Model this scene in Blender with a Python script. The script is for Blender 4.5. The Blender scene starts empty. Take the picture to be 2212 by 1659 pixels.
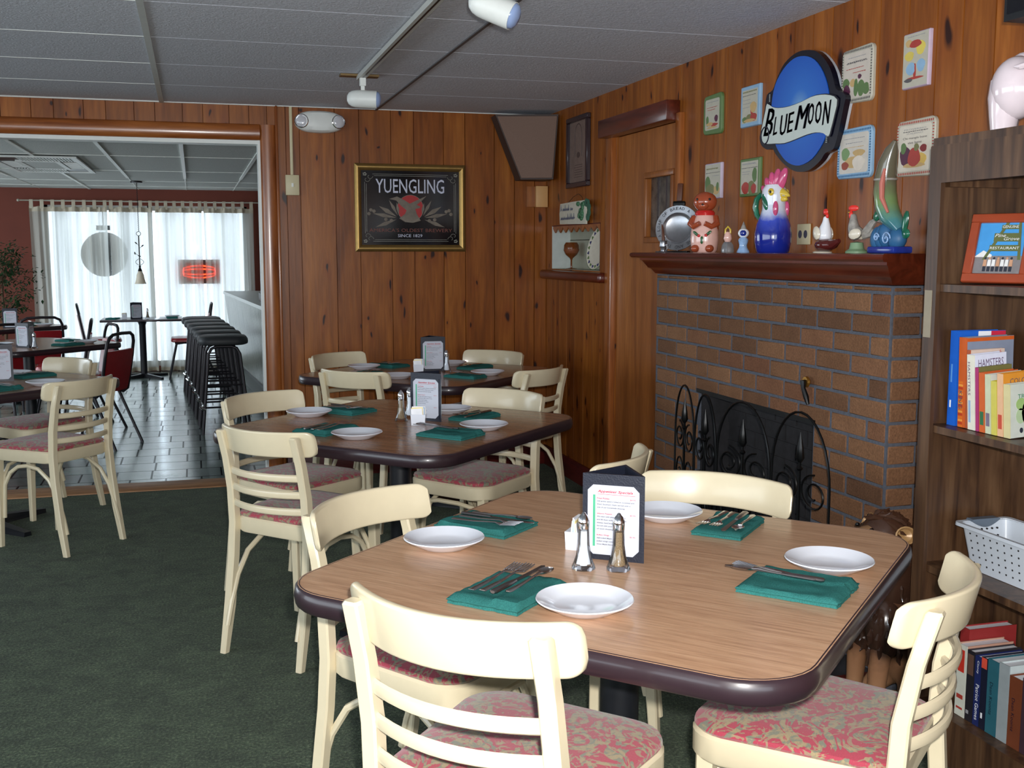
WORLD = 5.0
FLASH = 300
EXPO = 0.0
import bpy, bmesh, math, random
from mathutils import Vector, Matrix, noise
random.seed(7)
PI = math.pi
C = bpy.context.scene.collection
H = 1.42                      # eye height
ZB = -0.08                    # floor level of the bar room
CEIL = 2.28; CEILB = 2.157
XW = 2.22; YB = 6.816; XF = 2.06; YWIN = 14.2

# ------------------------------------------------------------------ materials
MATS = {}
def newmat(name):
    m = bpy.data.materials.new(name); m.use_nodes = True
    nt = m.node_tree
    for n in list(nt.nodes): nt.nodes.remove(n)
    out = nt.nodes.new('ShaderNodeOutputMaterial')
    bs = nt.nodes.new('ShaderNodeBsdfPrincipled')
    nt.links.new(bs.outputs[0], out.inputs[0])
    MATS[name] = m
    return m, nt, bs, out
def sr(r, g, b):
    f = lambda c: (c/255/12.92 if c/255 <= .04045 else ((c/255+.055)/1.055)**2.4)
    return (f(r), f(g), f(b), 1)
def N(nt, t, **k):
    n = nt.nodes.new('ShaderNode'+t)
    for a, v in k.items(): setattr(n, a, v)
    return n
def L(nt, a, b): nt.links.new(a, b)
def coords(nt, scale=(1, 1, 1), rot=(0, 0, 0), kind='Object'):
    tc = N(nt, 'TexCoord'); mp = N(nt, 'Mapping')
    mp.inputs['Scale'].default_value = scale; mp.inputs['Rotation'].default_value = rot
    L(nt, tc.outputs[kind], mp.inputs[0]); return mp.outputs[0]
def ramp(nt, fac, stops):
    r = N(nt, 'ValToRGB'); e = r.color_ramp.elements
    while len(e) < len(stops): e.new(.5)
    for q, (p, c) in zip(e, stops): q.position = p; q.color = c
    L(nt, fac, r.inputs[0]); return r.outputs[0]
def mixc(nt, fac, a, b, mode='MIX'):
    m = N(nt, 'MixRGB', blend_type=mode)
    for i, x in zip((0, 1, 2), (fac, a, b)):
        if hasattr(x, 'is_output') or hasattr(x, 'links'): L(nt, x, m.inputs[i])
        else: m.inputs[i].default_value = x
    return m.outputs[0]
def bump(nt, bs, h, s=.3, d=.01):
    b = N(nt, 'Bump'); b.inputs['Strength'].default_value = s; b.inputs['Distance'].default_value = d
    L(nt, h, b.inputs['Height']); L(nt, b.outputs[0], bs.inputs['Normal'])
def noi(nt, vec, scale, detail=3, dist=0.0, rough=.5):
    n = N(nt, 'TexNoise'); n.inputs['Scale'].default_value = scale; n.inputs['Detail'].default_value = detail
    n.inputs['Distortion'].default_value = dist; n.inputs['Roughness'].default_value = rough
    L(nt, vec, n.inputs['Vector']); return n.outputs[0]
def plain(name, col, rough=.5, metal=0, spec=.5, var=.06, coat=0, trans=0, emit=0, bs_=0, scale=30):
    m, nt, bs, out = newmat(name)
    v = coords(nt)
    n = noi(nt, v, scale, 2)
    a = tuple(min(1, c*(1-var)) for c in col[:3])+(1,); b = tuple(min(1, c*(1+var)) for c in col[:3])+(1,)
    c = ramp(nt, n, [(.3, a), (.7, b)])
    L(nt, c, bs.inputs['Base Color'])
    bs.inputs['Roughness'].default_value = rough; bs.inputs['Metallic'].default_value = metal
    bs.inputs['Specular IOR Level'].default_value = spec; bs.inputs['Coat Weight'].default_value = coat
    bs.inputs['Coat Roughness'].default_value = .1
    bs.inputs['Transmission Weight'].default_value = trans
    if emit: bs.inputs['Emission Color'].default_value = col; bs.inputs['Emission Strength'].default_value = emit
    if bs_: bump(nt, bs, n, bs_, .004)
    return m

def mk_pine():
    m, nt, bs, out = newmat('pine')
    at = N(nt, 'Attribute'); at.attribute_name = 'tone'
    tc = N(nt, 'TexCoord'); ad = N(nt, 'VectorMath', operation='ADD')
    sc = N(nt, 'VectorMath', operation='SCALE'); sc.inputs['Scale'].default_value = 37
    L(nt, at.outputs['Vector'], sc.inputs[0]); L(nt, tc.outputs['Object'], ad.inputs[0]); L(nt, sc.outputs[0], ad.inputs[1])
    mp = N(nt, 'Mapping'); mp.inputs['Scale'].default_value = (1, 1, .09); L(nt, ad.outputs[0], mp.inputs[0])
    n1 = noi(nt, mp.outputs[0], 9, 3, 1.2)
    n2 = noi(nt, mp.outputs[0], 60, 3, .4)
    c1 = ramp(nt, n1, [(.25, sr(120, 66, 24)), (.5, sr(154, 90, 34)), (.75, sr(174, 108, 45))])
    c2 = ramp(nt, n2, [(.35, (.72, .68, .64, 1)), (.65, (1, 1, 1, 1))])
    c = mixc(nt, .8, c1, c2, 'MULTIPLY')
    # knots
    sx = N(nt, 'SeparateXYZ'); L(nt, ad.outputs[0], sx.inputs[0]); su = N(nt, 'Math', operation='ADD'); L(nt, sx.outputs[0], su.inputs[0]); L(nt, sx.outputs[1], su.inputs[1])
    cx = N(nt, 'CombineXYZ'); L(nt, su.outputs[0], cx.inputs[0]); L(nt, sx.outputs[2], cx.inputs[1])
    mk = N(nt, 'Mapping'); mk.inputs['Scale'].default_value = (6.2, 2.5, 1); L(nt, cx.outputs[0], mk.inputs[0])
    vo = N(nt, 'TexVoronoi', voronoi_dimensions='2D'); vo.inputs['Scale'].default_value = 1.0; nd = N(nt, 'TexNoise'); nd.inputs['Scale'].default_value = 1.7; L(nt, mk.outputs[0], nd.inputs['Vector'])
    md = N(nt, 'VectorMath', operation='SCALE'); md.inputs['Scale'].default_value = .45; L(nt, nd.outputs['Color'], md.inputs[0]); av = N(nt, 'VectorMath', operation='ADD'); L(nt, mk.outputs[0], av.inputs[0]); L(nt, md.outputs[0], av.inputs[1])
    L(nt, av.outputs[0], vo.inputs['Vector'])
    sc_ = N(nt, 'SeparateColor'); L(nt, vo.outputs['Color'], sc_.inputs[0]); mr = N(nt, 'MapRange'); mr.inputs['To Min'].default_value = .7; mr.inputs['To Max'].default_value = 3.2; L(nt, sc_.outputs[0], mr.inputs['Value'])
    vd = N(nt, 'Math', operation='MULTIPLY'); L(nt, vo.outputs['Distance'], vd.inputs[0]); L(nt, mr.outputs[0], vd.inputs[1])
    kn = ramp(nt, vd.outputs[0], [(.06, (1, 1, 1, 1)), (.12, (0, 0, 0, 1))])
    halo = ramp(nt, vd.outputs[0], [(.08, (1, 1, 1, 1)), (.42, (0, 0, 0, 1))])
    c = mixc(nt, mixc(nt, 1, halo, (.45, .45, .45, 1), 'MULTIPLY'), c, sr(126, 58, 20))
    c = mixc(nt, kn, c, sr(48, 20, 12))
    # per board tone
    tn = ramp(nt, at.outputs['Fac'], [(0, (.80, .72, .66, 1)), (.5, (.95, .92, .88, 1)), (1, (1.1, 1.06, 1, 1))])
    c = mixc(nt, 1, c, tn, 'MULTIPLY')
    L(nt, c, bs.inputs['Base Color']); bs.inputs['Roughness'].default_value = .36
    bs.inputs['Coat Weight'].default_value = .06; bs.inputs['Coat Roughness'].default_value = .2; bs.inputs['Specular IOR Level'].default_value = .28
    bump(nt, bs, n2, .12, .003)
    return m
def mk_wood(name, dark, mid, light, sc=(1, 1, .12), s1=14, rough=.45, rot=(0, 0, 0), coat=.0, dist=1.5, fine=70):
    m, nt, bs, out = newmat(name)
    v = coords(nt, sc, rot)
    n1 = noi(nt, v, s1, 4, dist); n2 = noi(nt, v, fine, 3, .3)
    c = ramp(nt, n1, [(.3, dark), (.5, mid), (.7, light)])
    c2 = ramp(nt, n2, [(.35, (.75, .72, .7, 1)), (.6, (1, 1, 1, 1))])
    L(nt, mixc(nt, .8, c, c2, 'MULTIPLY'), bs.inputs['Base Color'])
    bs.inputs['Roughness'].default_value = rough; bs.inputs['Coat Weight'].default_value = coat; bs.inputs['Coat Roughness'].default_value = .15
    bump(nt, bs, n2, .08, .002)
    return m
def mk_brick():
    m, nt, bs, out = newmat('brick')
    at = N(nt, 'Attribute'); at.attribute_name = 'tone'
    v = coords(nt, (1, 1, 1)); n = noi(nt, v, 160, 4, 0); n2 = noi(nt, v, 14, 3, 0)
    c = ramp(nt, at.outputs['Fac'], [(0, sr(104, 74, 54)), (.35, sr(124, 88, 62)), (.85, sr(138, 100, 72)), (1, sr(114, 74, 54))])
    c = mixc(nt, .7, c, ramp(nt, n, [(.3, (.62, .62, .62, 1)), (.7, (1.15, 1.15, 1.15, 1))]), 'MULTIPLY')
    c = mixc(nt, .5, c, ramp(nt, n2, [(.3, (.75, .72, .72, 1)), (.7, (1.05, 1.05, 1.05, 1))]), 'MULTIPLY')
    L(nt, c, bs.inputs['Base Color']); bs.inputs['Roughness'].default_value = .9; bs.inputs['Specular IOR Level'].default_value = .25
    bump(nt, bs, n, .6, .004); return m
def mk_carpet():
    m, nt, bs, out = newmat('carpet')
    v = coords(nt); n = noi(nt, v, 110, 4, 0, .7); n2 = noi(nt, v, 9, 4, 1.0); v3 = coords(nt, (1, 5, 1), (0, 0, .5)); n3 = noi(nt, v3, 12, 4, .5)
    c = ramp(nt, n, [(.3, sr(32, 46, 32)), (.52, sr(78, 95, 72)), (.72, sr(142, 154, 124))])
    c = mixc(nt, 1, c, ramp(nt, n2, [(.3, (.55, .58, .55, 1)), (.7, (1.1, 1.1, 1.05, 1))]), 'MULTIPLY')
    c = mixc(nt, .8, c, ramp(nt, n3, [(.3, (.65, .65, .65, 1)), (.7, (1.05, 1.05, 1.05, 1))]), 'MULTIPLY')
    L(nt, c, bs.inputs['Base Color']); bs.inputs['Roughness'].default_value = 1; bs.inputs['Specular IOR Level'].default_value = .1
    bs.inputs['Sheen Weight'].default_value = .15
    bump(nt, bs, n, .9, .012); return m
def mk_ceil(name, c0):
    m, nt, bs, out = newmat(name)
    v = coords(nt); n = noi(nt, v, 130, 3, .6); n2 = noi(nt, v, 45, 3, 1.5)
    k = tuple(x*.86 for x in c0[:3])+(1,)
    L(nt, ramp(nt, n, [(.4, k), (.62, c0)]), bs.inputs['Base Color'])
    bs.inputs['Roughness'].default_value = .95; bs.inputs['Specular IOR Level'].default_value = .2
    bump(nt, bs, n2, .5, .006); return m
def mk_slate():
    m, nt, bs, out = newmat('slate')
    v = coords(nt, (1, 1, 1))
    b = N(nt, 'TexBrick'); L(nt, v, b.inputs['Vector'])
    b.inputs['Scale'].default_value = 1; b.inputs['Brick Width'].default_value = .225; b.inputs['Row Height'].default_value = .285
    b.inputs['Mortar Size'].default_value = .0065; b.inputs['Mortar Smooth'].default_value = .1
    b.offset = .42; b.squash = 1.35; b.squash_frequency = 3
    b.inputs['Color1'].default_value = (0, 0, 0, 1); b.inputs['Color2'].default_value = (1, 1, 1, 1); b.inputs['Mortar'].default_value = (0, 0, 0, 1)
    n = noi(nt, v, 18, 4, .6)
    c = ramp(nt, b.outputs['Color'], [(0, sr(84, 102, 98)), (.5, sr(106, 124, 118)), (1, sr(130, 146, 138))])
    c = mixc(nt, .6, c, ramp(nt, n, [(.3, (.7, .7, .7, 1)), (.7, (1.1, 1.1, 1.1, 1))]), 'MULTIPLY')
    c = mixc(nt, b.outputs['Fac'], c, sr(18, 18, 18))
    L(nt, c, bs.inputs['Base Color'])
    n6 = noi(nt, v, 5, 3, .3)
    L(nt, mixc(nt, b.outputs['Fac'], ramp(nt, n6, [(.3, (.15,)*3+(1,)), (.7, (.26,)*3+(1,))]), (1, 1, 1, 1)), bs.inputs['Roughness'])
    sp_ = N(nt, 'Math', operation='MULTIPLY_ADD'); sp_.inputs[1].default_value = -.5; sp_.inputs[2].default_value = .5; L(nt, b.outputs['Fac'], sp_.inputs[0]); L(nt, sp_.outputs[0], bs.inputs['Specular IOR Level'])
    bs.inputs['Coat Weight'].default_value = .5; bs.inputs['Coat Roughness'].default_value = .16
    h = mixc(nt, b.outputs['Fac'], mixc(nt, .2, (.6, .6, .6, 1), n), (0, 0, 0, 1)); bump(nt, bs, h, .4, .006); return m
def mk_fabric():
    m, nt, bs, out = newmat('seat_fabric')
    v = coords(nt, (1, 1, 1)); 
    n1 = noi(nt, v, 13, 2, 3.2, .55); n2 = noi(nt, v, 23, 2, 3.6, .5); n3 = noi(nt, v, 500, 2)
    sage = mixc(nt, ramp(nt, n2, [(.42, (0, 0, 0, 1)), (.6, (1, 1, 1, 1))]), sr(122, 122, 104), sr(172, 146, 104))
    k1 = ramp(nt, n1, [(.50, (0, 0, 0, 1)), (.53, (1, 1, 1, 1)), (.66, (1, 1, 1, 1)), (.70, (0, 0, 0, 1))])
    k2 = ramp(nt, n2, [(.56, (0, 0, 0, 1)), (.59, (1, 1, 1, 1))])
    c = mixc(nt, k1, sr(168, 58, 76), sage)
    c = mixc(nt, mixc(nt, 1, k2, (.75, .75, .75, 1), 'MULTIPLY'), c, sr(150, 138, 108))
    c = mixc(nt, .4, c, ramp(nt, n3, [(.3, (.7, .7, .7, 1)), (.7, (1.1, 1.1, 1.1, 1))]), 'MULTIPLY')
    L(nt, c, bs.inputs['Base Color']); bs.inputs['Roughness'].default_value = .85; bs.inputs['Sheen Weight'].default_value = .3
    bump(nt, bs, n3, .3, .002); return m
def mk_curtain():
    m, nt, bs, out = newmat('sheer_curtain')
    nt.nodes.remove(bs)
    tr = N(nt, 'BsdfTransparent'); tl = N(nt, 'BsdfTranslucent'); df = N(nt, 'BsdfDiffuse')
    tl.inputs[0].default_value = (.50, .51, .48, 1); df.inputs[0].default_value = (.66, .63, .55, 1)
    m1 = N(nt, 'MixShader'); m2 = N(nt, 'MixShader')
    v = coords(nt, (1, 1, .02)); n = noi(nt, v, 11, 3)
    L(nt, ramp(nt, n, [(.35, (.3,)*3+(1,)), (.65, (.75,)*3+(1,))]), m1.inputs[0])
    L(nt, tl.outputs[0], m1.inputs[1]); L(nt, df.outputs[0], m1.inputs[2])
    L(nt, ramp(nt, n, [(.36, (.03,)*3+(1,)), (.64, (.22,)*3+(1,))]), m2.inputs[0])
    L(nt, m1.outputs[0], m2.inputs[1]); L(nt, tr.outputs[0], m2.inputs[2]); L(nt, m2.outputs[0], out.inputs[0]); return m
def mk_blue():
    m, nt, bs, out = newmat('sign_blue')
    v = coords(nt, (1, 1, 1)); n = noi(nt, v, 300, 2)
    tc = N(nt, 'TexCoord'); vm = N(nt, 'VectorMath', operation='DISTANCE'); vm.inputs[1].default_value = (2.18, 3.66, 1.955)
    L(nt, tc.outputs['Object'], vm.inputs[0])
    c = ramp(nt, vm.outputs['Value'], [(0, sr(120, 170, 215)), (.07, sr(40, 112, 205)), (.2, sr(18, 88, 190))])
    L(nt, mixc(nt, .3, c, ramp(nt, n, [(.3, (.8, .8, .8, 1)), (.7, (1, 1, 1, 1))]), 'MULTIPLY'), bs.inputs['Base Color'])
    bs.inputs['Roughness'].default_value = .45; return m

mk_pine(); mk_brick(); mk_carpet(); mk_ceil('ceiling_tile', sr(216, 220, 230)); mk_ceil('ceiling_tile_bar', sr(204, 208, 204)); mk_slate(); mk_fabric(); mk_curtain(); mk_blue()
mk_wood('door_wood', sr(128, 72, 30), sr(158, 94, 42), sr(178, 112, 54), (1, 1, .1), 5, .4, coat=.2)
mk_wood('trim_wood', sr(126, 66, 28), sr(158, 90, 40), sr(172, 104, 50), (1, 1, .12), 10, .3, coat=.5)
mk_wood('trim_wood_x', sr(126, 66, 28), sr(158, 90, 40), sr(172, 104, 50), (.12, 1, 1), 10, .3, coat=.5)
mk_wood('mantel_wood', sr(74, 26, 14), sr(96, 36, 20), sr(112, 46, 26), (1, .12, 1), 12, .32, coat=.35)
mk_wood('red_base', sr(70, 20, 18), sr(90, 28, 24), sr(104, 36, 30), (.2, .2, 1), 12, .4)
mk_wood('walnut', sr(58, 38, 26), sr(84, 58, 38), sr(106, 78, 54), (1, 1, .1), 13, .4, dist=2.2)
mk_wood('oak_laminate', sr(188, 146, 114), sr(204, 162, 128), sr(212, 172, 138), (.07, 1, 1), 60, .30, (0, 0, 0), coat=.15, dist=.5, fine=210)
mk_wood('walnut_laminate', sr(140, 98, 72), sr(162, 118, 88), sr(174, 130, 98), (.07, 1, 1), 60, .26, (0, 0, 0), coat=.15, dist=.7, fine=120)
mk_wood('bar_board', sr(120, 124, 116), sr(146, 150, 140), sr(160, 164, 154), (1, 1, .05), 16, .3, coat=.2)
mk_wood('threshold_wood', sr(150, 104, 66), sr(178, 128, 84), sr(196, 146, 100), (.15, 1, 1), 18, .5)
P_ = plain
P_('cream_paint', sr(221, 208, 177), .30, coat=.25, var=.015)
P_('edge_band', sr(46, 32, 38), .35, coat=.3); P_('black_metal', sr(20, 22, 28), .42, var=.1); P_('black_gloss', sr(14, 15, 22), .22)
P_('white_china', sr(232, 236, 246), .12, coat=.6, var=.01); P_('teal_cloth', sr(48, 110, 106), .95, bs_=.4, scale=420, var=.18, spec=.1)
P_('steel', (.62, .6, .6, 1), .22, 1, var=.05); P_('steel_dark', (.35, .33, .33, 1), .3, 1); P_('chrome', (.85, .85, .87, 1), .08, 1, var=.01)
P_('paper', sr(240, 242, 248), .6, var=.01); P_('card_paper', sr(196, 200, 212), .6, var=.01); P_('ink_dark', sr(80, 80, 96), .7); P_('ink_grey', sr(64, 64, 84), .7); P_('ink_red', sr(190, 40, 60), .7); P_('green_stripe', sr(70, 170, 130), .6)
P_('holder_black', sr(30, 34, 48), .4, bs_=.15, scale=260); P_('salt', sr(248, 248, 252), .8); P_('pepper', sr(150, 124, 90), .9, var=.4, scale=500)
P_('white_paint', sr(226, 230, 226), .4, var=.02); P_('track_paint', sr(188, 190, 184), .45, var=.03); P_('lens_clear', sr(205, 206, 212), .12, coat=.4); P_('bulb_glass', sr(150, 172, 215), .15, var=.02)
P_('tee_paint', sr(236, 240, 234), .4, var=.02); P_('tee_shade_dark', sr(84, 82, 84), .5, var=.02); P_('beige_plastic', sr(206, 196, 160), .45, var=.02); P_('tan_plastic', sr(206, 160, 104), .5, var=.02)
P_('speaker_cloth', sr(128, 104, 92), .95, bs_=.5, scale=500); P_('speaker_edge', sr(58, 42, 36), .6)
P_('gold', sr(160, 130, 76), .38, .8, var=.08); P_('gold_dark', sr(120, 98, 62), .4, .5, var=.08); P_('poster_black', sr(8, 8, 12), .12, var=.2, coat=.6); P_('poster_white', sr(200, 204, 222), .4, var=.05)
P_('poster_red', sr(170, 20, 24), .4); P_('poster_grey', sr(112, 102, 90), .5, var=.2); P_('poster_rust', sr(116, 56, 44), .5); P_('poster_line', sr(150, 150, 140), .4)
P_('sign_black', sr(14, 14, 30), .3); P_('sign_white', sr(204, 214, 208), .5, var=.02); P_('sign_ink', sr(18, 18, 42), .4); P_('sign_edge', sr(190, 196, 204), .4)
P_('mortar', sr(84, 88, 98), 1, var=.15, scale=90, bs_=.4); P_('soot', sr(34, 33, 36), .9, var=.3); P_('iron', sr(18, 19, 20), .35, .5, var=.15); P_('hearth_slate', sr(52, 54, 60), .6, var=.25, scale=12)
P_('picture_grey', sr(122, 104, 96), .5, var=.12); P_('picture_ink', sr(82, 66, 62), .6); P_('niche_paint', sr(176, 180, 162), .7, var=.05, scale=8); P_('niche_paint2', sr(196, 202, 198), .7, var=.04)
P_('pewter', (.42, .43, .46, 1), .3, .9, var=.1); P_('pewter_ink', sr(50, 50, 58), .6); P_('brown_handle', sr(92, 52, 34), .5, var=.15)
P_('glaze_brown', sr(168, 78, 48), .15, coat=.5); P_('glaze_red', sr(206, 40, 40), .2, coat=.4); P_('glaze_pink', sr(236, 190, 178), .15, coat=.5); P_('glaze_rose', sr(206, 84, 128), .15, coat=.5, var=.15)
P_('glaze_white', sr(238, 240, 246), .12, coat=.6, var=.01); P_('glaze_pig', sr(226, 212, 218), .12, coat=.6, var=.02); P_('glaze_green', sr(28, 100, 74), .15, coat=.5, var=.3, scale=40); P_('glaze_leaf', sr(34, 84, 42), .2, var=.1)
P_('glaze_yellow', sr(214, 184, 66), .15, coat=.5); P_('glaze_cream', sr(216, 208, 190), .25, coat=.3); P_('glaze_maroon', sr(84, 30, 28), .15, coat=.5); P_('glaze_comb', sr(222, 52, 44), .3); P_('glaze_grey', sr(150, 146, 140), .3, coat=.3, var=.3, scale=60)
P_('glaze_lightblue', sr(150, 184, 226), .15, coat=.5, var=.15, scale=60); P_('glaze_navy', sr(34, 52, 140), .15, coat=.5, var=.2); P_('eye_black', sr(12, 12, 14), .1, coat=.5); P_('clear_base', sr(150, 150, 152), .2, .3, var=.3)
def mk_zgrad(name, z0, z1, stops, rough=.12):
    m, nt, bs, out = newmat(name)
    tc = N(nt, 'TexCoord'); sx = N(nt, 'SeparateXYZ'); L(nt, tc.outputs['Object'], sx.inputs[0])
    mr = N(nt, 'MapRange'); mr.inputs['From Min'].default_value = z0; mr.inputs['From Max'].default_value = z1
    L(nt, sx.outputs['Z'], mr.inputs['Value'])
    n = noi(nt, tc.outputs['Object'], 30, 2)
    ad = N(nt, 'Math', operation='MULTIPLY_ADD'); L(nt, n, ad.inputs[0]); ad.inputs[1].default_value = .12; L(nt, mr.outputs[0], ad.inputs[2])
    L(nt, ramp(nt, ad.outputs[0], stops), bs.inputs['Base Color']); bs.inputs['Roughness'].default_value = rough; bs.inputs['Coat Weight'].default_value = .6; return m
mk_zgrad('rooster_glaze', 0, .3, [(.3, sr(24, 40, 140)), (.46, sr(60, 80, 190)), (.58, sr(214, 222, 240)), (1, sr(236, 238, 244))])
mk_zgrad('fish_glaze', .0, .35, [(.12, sr(28, 70, 130)), (.35, sr(70, 128, 130)), (.5, sr(120, 150, 96)), (.7, sr(108, 104, 84)), (1, sr(104, 98, 82))])
mk_zgrad('lion_body', 0, .6, [(.0, sr(170, 128, 92)), (.36, sr(140, 100, 72)), (.46, sr(84, 56, 40)), (.85, sr(84, 56, 40)), (1, sr(150, 116, 84))], .25)
mk_zgrad('lion_mane', 0, .6, [(.0, sr(60, 40, 30)), (.6, sr(54, 36, 28)), (1, sr(70, 46, 34))], .2)
P_('lion_gold', sr(176, 138, 92), .3, .1, coat=.3)
P_('red_vinyl', sr(150, 26, 34), .35, coat=.2, var=.08); P_('chair_tube', sr(38, 34, 40), .35, .3); P_('stool_vinyl', sr(30, 34, 38), .5, coat=.0, bs_=.2, scale=18)
P_('room_red', sr(112, 54, 40), .8, var=.06, scale=4); P_('rod_metal', sr(190, 186, 170), .4, .4); P_('curtain_hem', sr(196, 186, 166), .9)
P_('frosted_shade', sr(220, 210, 190), .5, var=.03, emit=.05); P_('leaf', sr(30, 62, 28), .5, var=.4, scale=40); P_('bark', sr(92, 70, 50), .9); P_('pot_clay', sr(130, 70, 44), .8)
P_('lantern_grey', sr(46, 46, 42), .9, var=.1); P_('neon_orange', sr(255, 70, 30), .4, emit=3.0); P_('neon_box', sr(70, 50, 44), .5); P_('frame_alu', sr(150, 152, 150), .4, .5)
P_('photo_frame', sr(152, 66, 38), .35, coat=.3); P_('photo_sky', sr(70, 150, 215), .3); P_('photo_ground', sr(128, 124, 126), .4, var=.15); P_('photo_olive', sr(96, 104, 62), .4); P_('photo_white', sr(226, 226, 226), .4); P_('photo_dark', sr(44, 48, 60), .4); P_('photo_skin', sr(196, 150, 120), .4)
P_('basket_white', sr(208, 216, 226), .35, var=.02); P_('basket_handle', sr(98, 110, 124), .4); P_('wire', sr(40, 34, 30), .5); P_('glass_amber', sr(150, 84, 40), .1, trans=.5)
P_('brass', sr(176, 130, 60), .3, .9); P_('lead_glass', sr(84, 74, 66), .2, var=.4, scale=24); P_('bar_black', sr(22, 24, 28), .35); P_('grape_green', sr(70, 116, 84), .5, var=.2, scale=60)
def mk_glass():
    m, nt, bs, out = newmat('glass'); nt.nodes.remove(bs)
    g = N(nt, 'BsdfGlossy'); g.inputs['Roughness'].default_value = .03; t = N(nt, 'BsdfTransparent'); t.inputs[0].default_value = (.93, .95, .97, 1)
    fr = N(nt, 'LayerWeight'); fr.inputs[0].default_value = .25; mx = N(nt, 'MixShader')
    v = coords(nt); n = noi(nt, v, 60, 1)
    mm = N(nt, 'Math', operation='MULTIPLY_ADD'); L(nt, fr.outputs['Fresnel'], mm.inputs[0]); mm.inputs[1].default_value = .8; L(nt, ramp(nt, n, [(0, (0, 0, 0, 1)), (1, (.05, .05, .05, 1))]), mm.inputs[2])
    L(nt, mm.outputs[0], mx.inputs[0]); L(nt, t.outputs[0], mx.inputs[1]); L(nt, g.outputs[0], mx.inputs[2]); L(nt, mx.outputs[0], out.inputs[0])
mk_glass()
_pc = {}
def col(r, g, b, rough=.5):
    k = 'paint_%d_%d_%d' % (r, g, b)
    if k not in MATS: plain(k, sr(r, g, b), rough, var=.05)
    return k

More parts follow.
